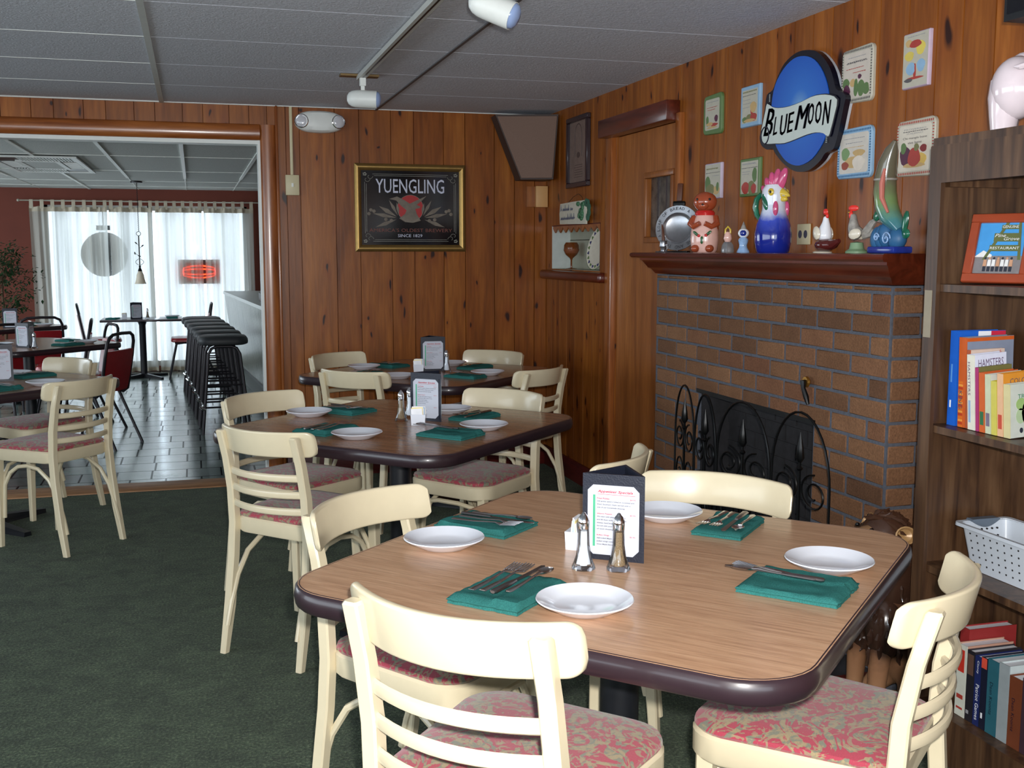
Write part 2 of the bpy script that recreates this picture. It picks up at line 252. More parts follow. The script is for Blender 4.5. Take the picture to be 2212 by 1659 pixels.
# ------------------------------------------------------------------ mesh builder
class MB:
    def __init__(s): s.v = []; s.f = []; s.m = []; s.t = []; s.cm = 0; s.ct = .5; s.mats = []
    def use(s, name):
        if name not in s.mats: s.mats.append(name)
        s.cm = s.mats.index(name); return s
    def add(s, vs, fs, M=None):
        b = len(s.v)
        for p in vs:
            p = Vector(p); s.v.append(tuple(M @ p) if M else tuple(p))
        for f in fs: s.f.append([b+i for i in f]); s.m.append(s.cm); s.t.append(s.ct)
        return s
    def box(s, x0, x1, y0, y1, z0, z1, M=None):
        vs = [(x, y, z) for z in (z0, z1) for y in (y0, y1) for x in (x0, x1)]
        return s.add(vs, [(0, 2, 3, 1), (4, 5, 7, 6), (0, 1, 5, 4), (2, 6, 7, 3), (0, 4, 6, 2), (1, 3, 7, 5)], M)
    def rbox(s, x0, x1, y0, y1, z0, z1, r=.005, seg=2, M=None):
        bm = bmesh.new(); bmesh.ops.create_cube(bm, size=1)
        for v in bm.verts: v.co = Vector(((x0+x1)/2+v.co.x*(x1-x0), (y0+y1)/2+v.co.y*(y1-y0), (z0+z1)/2+v.co.z*(z1-z0)))
        bmesh.ops.bevel(bm, geom=bm.edges[:], offset=r, segments=seg, affect='EDGES', profile=.5)
        bm.verts.index_update()
        s.add([v.co.copy() for v in bm.verts], [[v.index for v in f.verts] for f in bm.faces], M); bm.free(); return s
    def rings(s, rs, closed=True, caps=True, loop=False, M=None):
        n = len(rs[0]); vs = [p for r in rs for p in r]; fs = []
        R = len(rs)
        for i in range(R if loop else R-1):
            a = i*n; b = ((i+1) % R)*n
            for j in range(n if closed else n-1):
                k = (j+1) % n; fs.append((a+j, a+k, b+k, b+j))
        if caps and not loop and closed: fs.append(tuple(range(n))[::-1]); fs.append(tuple((R-1)*n+j for j in range(n)))
        return s.add(vs, fs, M)
    def tube(s, pts, r, n=8, loop=False, caps=True, M=None, flat=1.0):
        pts = [Vector(p) for p in pts]; R = []; up = None; m = len(pts)
        for i, p in enumerate(pts):
            if loop: t = pts[(i+1) % m]-pts[i-1]
            else: t = pts[min(i+1, m-1)]-pts[max(i-1, 0)]
            if t.length < 1e-9: t = Vector((0, 0, 1))
            t.normalize()
            if up is None:
                up = Vector((0, 0, 1)) if abs(t.z) < .9 else Vector((1, 0, 0))
            a = (up-t*up.dot(t))
            if a.length < 1e-6: a = t.orthogonal()
            a.normalize(); b = t.cross(a); up = a
            rr = r[i] if isinstance(r, (list, tuple)) else r
            R.append([p+(a*math.cos(2*PI*j/n)*flat+b*math.sin(2*PI*j/n))*rr for j in range(n)])
        return s.rings(R, True, caps, loop, M)
    def lathe(s, prof, n=24, M=None, sx=1, sy=1, fl=0, amp=0):
        R = []
        for r, z in prof:
            R.append([(math.cos(2*PI*j/n)*r*sx*(1+amp*math.cos(fl*2*PI*j/n)), math.sin(2*PI*j/n)*r*sy*(1+amp*math.cos(fl*2*PI*j/n)), z) for j in range(n)])
        return s.rings(R, True, True, False, M)
    def ell(s, c, r, nu=16, nv=10, M=None, R=None):
        rs = []
        for i in range(1, nv):
            a = PI*i/nv; rs.append([Vector((math.cos(2*PI*j/nu)*math.sin(a)*r[0], math.sin(2*PI*j/nu)*math.sin(a)*r[1], -math.cos(a)*r[2])) for j in range(nu)])
        if R is not None: rs = [[R @ p for p in q] for q in rs]
        rs = [[p+Vector(c) for p in q] for q in rs]
        return s.rings(rs, M=M)
    def prism(s, poly, a, b, M=None, ax='z'):
        n = len(poly)
        def P(u, v, w): return (u, v, w) if ax == 'z' else ((w, u, v) if ax == 'x' else (u, w, v))
        vs = [P(u, v, a) for u, v in poly]+[P(u, v, b) for u, v in poly]
        fs = [tuple(range(n))[::-1], tuple(range(n, 2*n))]+[(i, (i+1) % n, n+(i+1) % n, n+i) for i in range(n)]
        return s.add(vs, fs, M)
    def text(s, body, M, depth=.001, width=None, height=None, shear=0, bold=0):
        """text in local xy plane, lower left at origin, scaled to width / height"""
        cu = bpy.data.curves.new('t', 'FONT'); cu.body = body; cu.extrude = 0; cu.shear = shear; cu.resolution_u = 2; cu.offset = bold
        o = bpy.data.objects.new('t', cu); me = o.to_mesh()
        vs = [v.co.copy() for v in me.vertices]; fs = [list(p.vertices) for p in me.polygons]
        if vs:
            x0 = min(v.x for v in vs); x1 = max(v.x for v in vs); y0 = min(v.y for v in vs); y1 = max(v.y for v in vs)
            sx = width/(x1-x0) if width else None; sy = height/(y1-y0) if height else None
            if sx is None: sx = sy
            if sy is None: sy = sx
            vs = [Vector(((v.x-x0)*sx, (v.y-y0)*sy, depth)) for v in vs]
            s.add(vs, fs, M)
        o.to_mesh_clear(); bpy.data.objects.remove(o); bpy.data.curves.remove(cu); return s
    def build(s, name, mat=None, parent=None, loc=None, smooth=True, rot=None):
        me = bpy.data.meshes.new(name); me.from_pydata(s.v, [], s.f)
        for k in (s.mats or [mat]): me.materials.append(MATS[k])
        for p, m in zip(me.polygons, s.m): p.material_index = m if s.mats else 0
        if any(abs(t-.5) > 1e-6 for t in s.t):
            at = me.attributes.new('tone', 'FLOAT', 'FACE')
            for i, t in enumerate(s.t): at.data[i].value = t
        bm = bmesh.new(); bm.from_mesh(me); bmesh.ops.recalc_face_normals(bm, faces=bm.faces); bm.to_mesh(me); bm.free()
        if smooth:
            me.polygons.foreach_set('use_smooth', [True]*len(me.polygons)); me.set_sharp_from_angle(angle=R(38))
        me.update()
        o = bpy.data.objects.new(name, me); C.objects.link(o)
        if parent: o.parent = parent
        if loc: o.location = loc
        if rot: o.rotation_euler = rot
        return o
def R(d): return math.radians(d)
def T(x, y, z): return Matrix.Translation((x, y, z))
def RZ(a): return Matrix.Rotation(a, 4, 'Z')
def tag(o, label, cat, group=None, kind=None):
    if label: o['label'] = label
    if cat: o['category'] = cat
    if group: o['group'] = group
    if kind: o['kind'] = kind
    return o
def empty(name, loc, rz=0, label=None, cat=None, group=None):
    o = bpy.data.objects.new(name, None); C.objects.link(o); o.location = loc; o.rotation_euler = (0, 0, rz); o.empty_display_size = .1
    return tag(o, label, cat, group)
def struct(o): o['kind'] = 'structure'; return o
def kids(o): return [c for c in bpy.data.objects if c.parent == o]
def dup(o, loc=None, rz=None, label=None, group=None, parent=None):
    c = o.copy(); C.objects.link(c); c.parent = parent
    if loc is not None: c.location = loc
    if rz is not None: c.rotation_euler = (0, 0, rz) if not isinstance(rz, tuple) else rz
    if label: c['label'] = label
    if group: c['group'] = group
    for k in kids(o): dup(k, parent=c)
    return c
def grid(fx, nu, nv):
    return [[fx(u/nu, v/nv) for v in range(nv+1)] for u in range(nu+1)]
def sheet(mb, g, th=None):
    nu = len(g); nv = len(g[0]); vs = [p for r in g for p in r]
    mb.add(vs, [(i*nv+j, i*nv+j+1, (i+1)*nv+j+1, (i+1)*nv+j) for i in range(nu-1) for j in range(nv-1)])
def rrect(w, h, r, n=5, cx=0, cy=0):
    pts = []
    for sx, sy, a0 in ((1, 1, 0), (-1, 1, 90), (-1, -1, 180), (1, -1, 270)):
        for i in range(n+1):
            a = R(a0+90*i/n); pts.append((cx+sx*(w/2-r)+r*math.cos(a), cy+sy*(h/2-r)+r*math.sin(a)))
    return pts
# ------------------------------------------------------------------ room shell
def boards(mb, edges, a0, a1, z0, z1, axis, face, nrm, th=.012, holes=()):
    """vertical boards; axis 'x': wall in plane y=face, 'y': wall in plane x=face; nrm = direction the boards stand proud"""
    for i in range(len(edges)-1):
        u0, u1 = edges[i], edges[i+1]
        mb.ct = random.random()*.98+.01
        segs = [(z0, z1)]
        for (h0, h1, hz0, hz1) in holes:
            if u1 > h0+.001 and u0 < h1-.001:
                ns = []
                for (s0, s1) in segs:
                    if hz0 > s0: ns.append((s0, min(s1, hz0)))
                    if hz1 < s1: ns.append((max(s0, hz1), s1))
                segs = ns
        g = .0025; f0 = face; f1 = face+nrm*th
        for s0, s1 in segs:
            if s1-s0 < .002: continue
            pts = [(u0+.0005, f0), (u0+g, f1), (u1-g, f1), (u1-.0005, f0)]
            vs = []
            for z in (s0, s1):
                for (u, d) in pts: vs.append((u, d, z) if axis == 'x' else (d, u, z))
            mb.add(vs, [(0, 1, 5, 4), (1, 2, 6, 5), (2, 3, 7, 6), (0, 3, 2, 1), (4, 5, 6, 7), (0, 4, 7, 3)])
def wall_edges(a, b, w0=.11, w1=.165, fixed=()):
    e = [a]
    for f in fixed: e.append(f)
    while e[-1] < b-.17: e.append(e[-1]+random.uniform(w0, w1))
    e.append(b); return e

XL = -4.2; YN = -2.6
# floors
fl = MB(); fl.box(.395, 2.9, 6.70, 6.94, -.12, 0); fl.box(XL-.2, 2.9, YN-.2, 6.70, -.12, 0); struct(fl.build('floor', 'carpet', smooth=False))
fb = MB(); fb.box(XL-.2, 3.2, 6.70, YWIN+.3, ZB-.1, ZB); struct(fb.build('floor_bar_room', 'slate', smooth=False))
th = MB(); th.use('threshold_wood'); th.rbox(XL, .40, 6.66, 6.90, -.078, .008, .006)
struct(th.build('trim_threshold', None))
# ceiling main : tiles, thin cross lines, main tees
ce = MB()
ys = [4.112-.665*k for k in range(11)][::-1]+[4.112+.665*k for k in range(1, 6)]
ys = [y for y in ys if y > YN]; ys = [YN]+ys; ys = [y for y in ys if y < 6.85]+[6.85]
xs = [-.15-1.26*k for k in range(4)][::-1]+[1.11, 2.37]
xs = [XL]+[x for x in xs if x > XL]; xs[-1] = 2.3
for i in range(len(xs)-1):
    for j in range(len(ys)-1):
        g = .003; ce.box(xs[i]+g, xs[i+1]-g, ys[j]+g, ys[j+1]-g, CEIL, CEIL+.02)
ce.box(XL, 2.6, YN, 6.9, CEIL+.02, CEIL+.08)
struct(ce.build('ceiling', 'ceiling_tile', smooth=False))
te = MB(); te.use('tee_paint')
for x in xs[1:-1]:
    te.use('track_paint' if x < 1 else 'tee_shade_dark'); w = .013 if x < 1 else .007
    te.box(x-w, x+w, YN, YB-.002, CEIL-.006, CEIL+.004)
te.use('tee_paint')
for y in ys[1:-1]:
    te.use('tee_paint'); te.box(XL, -.15, y-.004, y+.004, CEIL-.0015, CEIL+.004); te.use('tee_shade_dark'); te.box(-.15, 2.22, y-.004, y+.004, CEIL+.004, CEIL+.008)  # colour carries the light: window sheen on left lines, seam shadow on right
te.use('tee_paint'); te.box(XL, .55, YB-.022, YB-.002, CEIL-.004, CEIL+.004); te.box(.55, 2.2, YB-.022, YB-.013, CEIL-.004, CEIL+.004)
struct(te.build('trim_ceiling_grid', None, smooth=False))
# bar room ceiling
cb = MB(); cb.box(XL-.2, 3.2, 6.92, YWIN+.3, CEILB, CEILB+.06); struct(cb.build('ceiling_bar_room', 'ceiling_tile_bar', smooth=False))
tb = MB()
for k in range(-7, 3):
    x = -.06+.56*k; tb.box(x-.014, x+.014, 6.95, 11.9 if k in (-1, 0, 1, -4, -3, -5, -6) else YWIN, CEILB-.008, CEILB+.002)
    tb.box(x-.005, x+.005, 11.9, YWIN, CEILB-.004, CEILB+.002)
for y in (7.6, 9.2, 10.9, 12.5, 13.5): tb.box(XL, 2.9, y-.006, y+.006, CEILB-.004, CEILB+.002)
struct(tb.build('trim_ceiling_grid_bar_room', 'tee_paint', smooth=False))

# back wall with opening (x < .40, z < 2.07)
bx = [.503, .558, .640, .853, 1.002, 1.20, 1.345, 1.535, 1.675, 1.868, 2.002, 2.138, 2.22]
bw = MB(); bw.box(.41, 2.6, YB+.013, YB+.11, -.1, 2.4); bw.box(XL-.2, .41, YB+.013, YB+.11, 2.085, 2.4)
boards(bw, [.45]+bx[1:], 0, 0, 0, CEIL, 'x', YB+.014, -1)
hx = [XL]
while hx[-1] < -1.3: hx.append(hx[-1]+random.uniform(.13, .2))
hx = [x for x in hx if x < -1.22]+[-1.18, -1.02, -.86, -.74, -.58, -.46, -.305, -.19, -.035, .08, .23, .345, .45]
boards(bw, hx, 0, 0, 2.09, CEIL, 'x', YB+.014, -1)
struct(bw.build('wall_back', 'pine', smooth=False))
# casing round the opening: rounded
cs = MB()
def quarter(w, t, n=8):
    # half-rounded casing section (u across, d out)
    p = [(0, 0)]
    for i in range(n+1):
        a = PI*i/n; p.append((w/2-w/2*math.cos(a), t*.35+t*.65*math.sin(a)))
    p.append((w, 0)); return p
sec = quarter(.095, .032)
cs.use('trim_wood')
cs.add([(.405+u, YB+.004-d, z) for z in (0, 2.165) for u, d in sec], [tuple(range(len(sec))), tuple(range(len(sec), 2*len(sec)))]+[(i, (i+1) % len(sec), len(sec)+(i+1) % len(sec), len(sec)+i) for i in range(len(sec))])
cs.use('trim_wood_x')
cs.add([(x, YB+.0035-d, 2.073+u) for x in (XL, .405) for u, d in sec], [tuple(range(len(sec))), tuple(range(len(sec), 2*len(sec)))]+[(i, (i+1) % len(sec), len(sec)+(i+1) % len(sec), len(sec)+i) for i in range(len(sec))])
struct(cs.build('trim_opening_casing', None))
cj = MB(); cj.use('white_paint'); cj.box(.392, .4195, YB-.008, YB+.115, -.08, 2.085); cj.box(XL, .392, YB-.008, YB+.115, 2.05, 2.0725)  # white puts the backlight on the casing's inner edge into the colour
struct(cj.build('trim_opening_jamb', None, smooth=False))
cn = MB(); cn.rbox(.495, .512, YB-.03, YB+.002, 0, CEIL-.001, .005); struct(cn.build('trim_corner_bead', 'trim_wood'))

# right wall (x = XW) with niche, door
NY0, NY1, NZ0, NZ1 = 5.83, 6.70, 1.30, 1.575
DY0, DY1, DZ = 4.80, 5.62, 2.03
rw = MB()
hole = [(NY0, NY1, NZ0, NZ1), (DY0, DY1, 0, DZ)]
e = [YN, -2.4]
while e[-1] < 2.8: e.append(e[-1]+random.uniform(.12, .17))
e += [e[-1]+.12, e[-1]+.26]
while e[-1] < 4.55: e.append(e[-1]+random.uniform(.12, .16))
e = [x for x in e if x < 4.70]+[DY0, 4.98, 5.12, 5.30, 5.45, DY1, 5.72, NY0, 5.95, 6.10, 6.26, 6.40, 6.55, NY1, 6.80]
boards(rw, e, 0, 0, 0, CEIL, 'y', XW+.012, -1, holes=hole)
# backing pieces round the holes
for (y0, y1, z0, z1) in ((YN, DY0, -.1, 2.4), (DY0, DY1, DZ, 2.4), (DY1, NY0, -.1, 2.4), (NY0, NY1, -.1, NZ0), (NY0, NY1, NZ1, 2.4), (NY1, 6.93, -.1, 2.4)):
    rw.ct = .4; rw.box(XW+.0121, XW+.2, y0, y1, z0, z1)
struct(rw.build('wall_right', 'pine', smooth=False))
# niche lining
ni = MB(); ni.use('niche_paint')
d = .125
ni.box(XW+d, XW+d+.01, NY0-.01, NY1+.01, NZ0-.01, NZ1+.01)
ni.use('niche_paint2'); ni.box(XW+.001, XW+d, NY1-.006, NY1+.001, NZ0, NZ1); ni.use('niche_paint')
for k in range(1, 3): ni.box(XW+d-.003, XW+d, NY0, NY1, NZ0+.09*k, NZ0+.094+.09*k)
ni.use('red_base'); ni.box(XW+.001, XW+d, NY0-.001, NY0+.008, NZ0, NZ1); ni.box(XW+.001, XW+d, NY0, NY1, NZ1-.006, NZ1+.001)
ni.use('niche_paint'); ni.box(XW+.001, XW+d, NY0, NY1, NZ0-.002, NZ0+.002)
# scalloped valance
ni.use('trim_wood')
pts = [(NY1, NZ1+.001)]; k = 0; y = NY1
while y > NY0+.02:
    pts.append((y, NZ1-.015)); pts.append((max(y-.05, NY0), NZ1-.048)); y -= .10
pts += [(NY0, NZ1-.015), (NY0, NZ1+.001)]
ni.prism(pts, XW+.004, XW+.014, ax='x')
struct(ni.build('trim_niche', None, smooth=False))
sh = MB(); sh.rbox(XW-.055, XW+.02, NY0-.12, NY1+.10, NZ0-.065, NZ0-.008, .02, 4); struct(sh.build('trim_niche_shelf', 'mantel_wood'))
# plain pine posts beside the niche / corner
# door
dr = empty('door_1', (XW+.02, 5.2, 0)); struct(dr)
a = MB(); a.box(0, .04, DY0-5.2+.004, DY1-5.2-.004, 0, 1.48); a.box(0, .04, DY0-5.2+.004, -.31, 1.48, 1.785); a.box(0, .04, -.01, DY1-5.2-.004, 1.48, 1.785); a.box(0, .04, DY0-5.2+.004, DY1-5.2-.004, 1.785, DZ-.003)
a.build('door_leaf', 'door_wood', dr, smooth=False)
a = MB()
for (y0, y1, z0, z1) in ((-.335, .015, 1.455, 1.485), (-.335, .015, 1.78, 1.81), (-.335, -.305, 1.485, 1.78), (-.015, .015, 1.485, 1.78)): a.rbox(-.02, .012, y0, y1, z0, z1, .005)
a.build('window_frame', 'door_wood', dr)
a = MB(); a.box(.01, .02, -.306, -.014, 1.484, 1.781); a.build('window_pane', 'lead_glass', dr, smooth=False)
a = MB()
for y in (-.21, -.11): a.box(.004, .012, y-.004, y+.004, 1.484, 1.781)
a.build('window_bars', 'edge_band', dr, smooth=False)
dc = MB(); dc.rbox(XW-.02, XW+.02, DY1+.001, DY1+.09, 0, DZ+.03, .005); dc.rbox(XW-.022, XW+.02, DY0-.055, DY0-.001, 0, DZ+.03, .005)
struct(dc.build('trim_door_casing', 'trim_wood'))
dh = MB(); dh.rbox(XW-.075, XW+.0, DY0-.01, DY1+.07, DZ-.005, DZ+.09, .006); struct(dh.build('trim_door_header', 'mantel_wood'))
# hidden filler behind door so that no light leaks
fz = MB(); fz.box(XW+.2, XW+.26, YN, 7, -.1, 2.4); struct(fz.build('wall_right_light_block', 'soot', smooth=False))
# baseboards
b1 = MB(); b1.rbox(.52, XW-.002, YB-.016, YB+.001, .0, .13, .004); struct(b1.build('baseboard_back', 'red_base'))
b2 = MB(); b2.rbox(XW-.016, XW-.0005, DY1+.092, YB-.02, .0, .13, .004); b2.rbox(XW-.016, XW-.0005, YN+.1, 2.2, 0, .13, .004); struct(b2.build('baseboard_right', 'red_base'))
# left wall, near wall with wide unseen window openings added for fill daylight
lw = MB()
for (y0, y1, z0, z1) in ((YN, -2.0, -.1, 2.4), (-2.0, 4.6, -.1, .75), (-2.0, 4.6, 2.1, 2.4), (4.6, 7.0, -.1, 2.4)): lw.box(XL-.15, XL, y0, y1, z0, z1)
struct(lw.build('wall_left', 'trim_wood', smooth=False))
nw = MB()
for (x0, x1, z0, z1) in ((XL, -3.8, -.1, 2.4), (-3.8, 1.8, -.1, .75), (-3.8, 1.8, 2.1, 2.4), (1.8, 2.6, -.1, 2.4)): nw.box(x0, x1, YN-.15, YN, z0, z1)
struct(nw.build('wall_front', 'trim_wood', smooth=False))

# bar room walls
WX0, WX1, WZ0, WZ1 = -1.72, .66, -.02, 1.96
w = MB()
for (x0, x1, z0, z1) in ((XL, WX0, ZB, 2.3), (WX1, 2.9, ZB, 2.3), (WX0, WX1, WZ1, 2.3), (WX0, WX1, ZB, WZ0)): w.box(x0, x1, YWIN, YWIN+.15, z0, z1)
struct(w.build('wall_bar_room_back', 'room_red', smooth=False))
w = MB(); w.box(2.2, 2.35, 6.93, YWIN+.1, ZB, 2.3); struct(w.build('wall_bar_room_right', 'room_red', smooth=False))
w = MB()
for (y0, y1, z0, z1) in ((6.9, 7.8, ZB, 2.3), (7.8, 13.4, ZB, .5), (7.8, 13.4, 2.05, 2.3), (13.4, YWIN+.1, ZB, 2.3)): w.box(XL-.15, XL, y0, y1, z0, z1)  # unseen window opening added to brighten the bar room ceiling and floor
struct(w.build('wall_bar_room_left', 'room_red', smooth=False))
wn = empty('window_1', (0, YWIN+.05, 0)); struct(wn)
a = MB()
for x in (WX0, -.53, WX1-.05): a.box(x, x+.05, 0, .05, WZ0, WZ1)
a.box(WX0, WX1, 0, .05, WZ0, WZ0+.06); a.box(WX0, WX1, 0, .05, WZ1-.06, WZ1); a.build('window_frame', 'frame_alu', wn, smooth=False)
a = MB(); a.box(WX0+.05, -.53, .02, .026, WZ0+.06, WZ1-.06); a.box(-.48, WX1-.05, .02, .026, WZ0+.06, WZ1-.06); a.build('window_pane', 'glass', wn, smooth=False)

# ------------------------------------------------------------------ fireplace
Yn, Yf = 2.885, 4.66
FO = (3.30, 4.20, .82)       # fire opening
fp = empty('fireplace', (XF, 3.77, 0), 0, 'brown brick fireplace with a soot-black firebox under a dark red mantel', 'fireplace')
def bricks(mb, u0, u1, z0, z1, place, hole=None, off=0):
    ch = .0677; z = z0; row = 0; bl = .2065
    while z < z1-.02:
        zt = min(z+ch, z1); u = u0-(bl/2 if (row+off) % 2 else 0)
        while u < u1-.01:
            a = max(u, u0); b = min(u+bl, u1)
            segs = [(a, b)]
            if hole and z < hole[2]-.03:
                segs = []
                if a < hole[0]: segs.append((a, min(b, hole[0])))
                if b > hole[1]: segs.append((max(a, hole[1]), b))
            for (a, b) in segs:
                if b-a > .03:
                    mb.ct = random.random()*.97+.01; j = random.uniform(-.0015, .0015)
                    place(mb, a+.004, b-.004, z+.004, zt-.006, j)
            u += bl
        z += ch; row += 1
bm_ = MB()
bricks(bm_, Yn, Yf, .07, 1.31, lambda m, a, b, c, d, j: m.rbox(-.005+j, .06, a+.002-3.77, b-.002-3.77, c, d, .003, 1), FO)
bricks(bm_, 0, .155, .07, 1.31, lambda m, a, b, c, d, j: m.rbox(a, b+.002, Yn-3.77-.006+j, Yn-3.77+.05, c, d, .0035, 1), None, 1)
bricks(bm_, 0, .155, .07, 1.31, lambda m, a, b, c, d, j: m.rbox(a, b+.002, Yf-3.77-.05, Yf-3.77+.004+j, c, d, .0035, 1), None, 1)
bm_.build('brick_facing', 'brick', fp)
mo = MB()
def fr(m, x0, x1, y0, y1, z0, z1): m.box(x0, x1, y0-3.77, y1-3.77, z0, z1)
fr(mo, -.0015, .158, Yn-.002, FO[0], .005, 1.31); fr(mo, -.0015, .158, FO[1], Yf-.001, .005, 1.31); fr(mo, -.0015, .158, FO[0], FO[1], FO[2], 1.31)
mo.build('mortar', 'mortar', fp, smooth=False)
fbx = MB(); fbx.use('soot')
fbx.ct = .3
fr(fbx, .14, .156, FO[0], FO[1], .07, FO[2]); fr(fbx, .01, .15, FO[0]-.004, FO[0]+.01, .07, FO[2]); fr(fbx, .01, .15, FO[1]-.01, FO[1]+.004, .07, FO[2]); fr(fbx, .01, .15, FO[0], FO[1], FO[2]-.012, FO[2]+.002)
for r_ in range(11):
    for c_ in range(6):
        y = FO[0]+.02+c_*.16+(.08 if r_ % 2 else 0)
        if y+.15 < FO[1]: fr(fbx, .134, .142, y, y+.150, .08+r_*.067, .139+r_*.067)
fbx.build('firebox', None, fp, smooth=False)
ln = MB(); ln.box(-.008, .02, FO[0]-3.785, FO[1]-3.755, FO[2]-.005, FO[2]+.012); ln.build('lintel_bar', 'iron', fp, smooth=False)
he = MB(); he.use('hearth_slate'); he.box(-.17, .16, 2.90-3.77, Yf-3.77+.1, .0, .07)
he.use('red_base'); he.box(-.19, -.17, 2.88-3.77, Yf-3.77+.12, 0, .072); he.box(-.19, .0, 2.88-3.77, 2.90-3.77, 0, .072)
he.build('hearth', None, fp, smooth=False)
# mantel
ma = MB()
prof = [(XW-.002, 1.313), (XF-.008, 1.313), (XF-.012, 1.318), (XF-.03, 1.335), (XF-.045, 1.34), (XF-.055, 1.352), (XF-.075, 1.372), (XF-.085, 1.375), (XF-.087, 1.384), (XF-.125, 1.386), (XF-.135, 1.392), (XF-.138, 1.400), (XF-.132, 1.407), (XF-.12, 1.409), (XW-.002, 1.409)]
n = len(prof)
def ends(y, sgn):     # returns ring at the end with the moulding returned
    return [(x-XF, y-3.77+sgn*max(0, (XF-x))*1.0, z) for x, z in prof]
ma.rings([ends(Yn, -1), [(x, y, z) for x, y, z in ends(Yf+.01, 0)]])
ma.build('mantel_shelf', 'mantel_wood', fp)
# damper handle
dk = empty('damper_handle', (XF-.006, 3.316, .964), 0, 'small dark damper pull hanging on the brick face over the screen', 'handle')
a = MB(); a.lathe([(.0, -.02), (.018, -.02), (.02, -.012), (.012, -.004), (.0, -.004)][::1], 14, M=Matrix.Rotation(R(90), 4, 'Y')@T(0, .0, -.006)); a.build('mounting_plate', 'brass', dk)
a = MB(); a.tube([(-.02, 0, 0), (-.032, .0, .0), (-.034, -.004, -.02), (-.03, -.018, -.05), (-.028, -.028, -.075)], [.009, .012, .008, .010, .006], 8); a.build('handle', 'iron', dk)

# ------------------------------------------------------------------ fire screen
fs = empty('fire_screen', (0, 0, 0), 0, 'black wrought iron fire screen with four scrolled arches and spear tips', 'fire screen')
PS = [Vector(p) for p in ((1.874, 2.895, .072), (1.880, 3.272, .072), (1.870, 3.66, .072), (1.918, 3.95, .072), (1.968, 4.24, .072))]
def sp(t, z):
    t = min(max(t, 0), .9999)*4; i = int(t); p = PS[i].lerp(PS[i+1], t-i); return Vector((p.x, p.y, .072+z))
hts = [.825, .806, .79, .79]
for k in range(4):
    a = MB(); t0 = k*.25+.004; t1 = (k+1)*.25-.004; h = hts[k]; tm = (t0+t1)/2; w2 = (t1-t0)/2
    pts = [sp(t0, .0), sp(t0, h*.72)]
    for i in range(1, 16):
        q = PI*i/16; pts.append(sp(tm-w2*math.cos(q), h*.72+h*.28*math.sin(q)))
    pts += [sp(t1, h*.72), sp(t1, .0)]
    a.tube(pts, .0042, 6)
    a.tube([sp(t0, .06), sp(t1, .06)], .004, 6)
    a.build('arch_frame', 'iron', fs)
    b = MB(); b.tube([sp(tm, .06), sp(tm, h*.80)], .0055, 6)
    zc = h*.80
    b.tube([sp(tm, zc), sp(tm, zc+.015), sp(tm, zc+.05), sp(tm, zc+.10)], [.006, .015, .011, .0012], 8)
    b.tube([sp(tm, zc-.03), sp(tm, zc-.02), sp(tm, zc-.01)], [.004, .012, .004], 8)
    b.build('spear', 'iron', fs)
    for sg in (-1, 1):
        for zz, inv, sr_ in ((.572, 1, .062), (.40, -1, .10), (.17, 1, .085)):
            s_ = MB(); cpt = tm+sg*w2*.5; pts = []
            for i in range(30):
                q = i/29; ang = q*PI*3.1+(PI*.5); rr = (1-q*.72)
                pts.append(sp(cpt+sg*w2*.47*rr*math.cos(ang), zz+inv*sr_*rr*math.sin(ang)))
            s_.tube(pts, .0036, 5); s_.build('scroll', 'iron', fs)
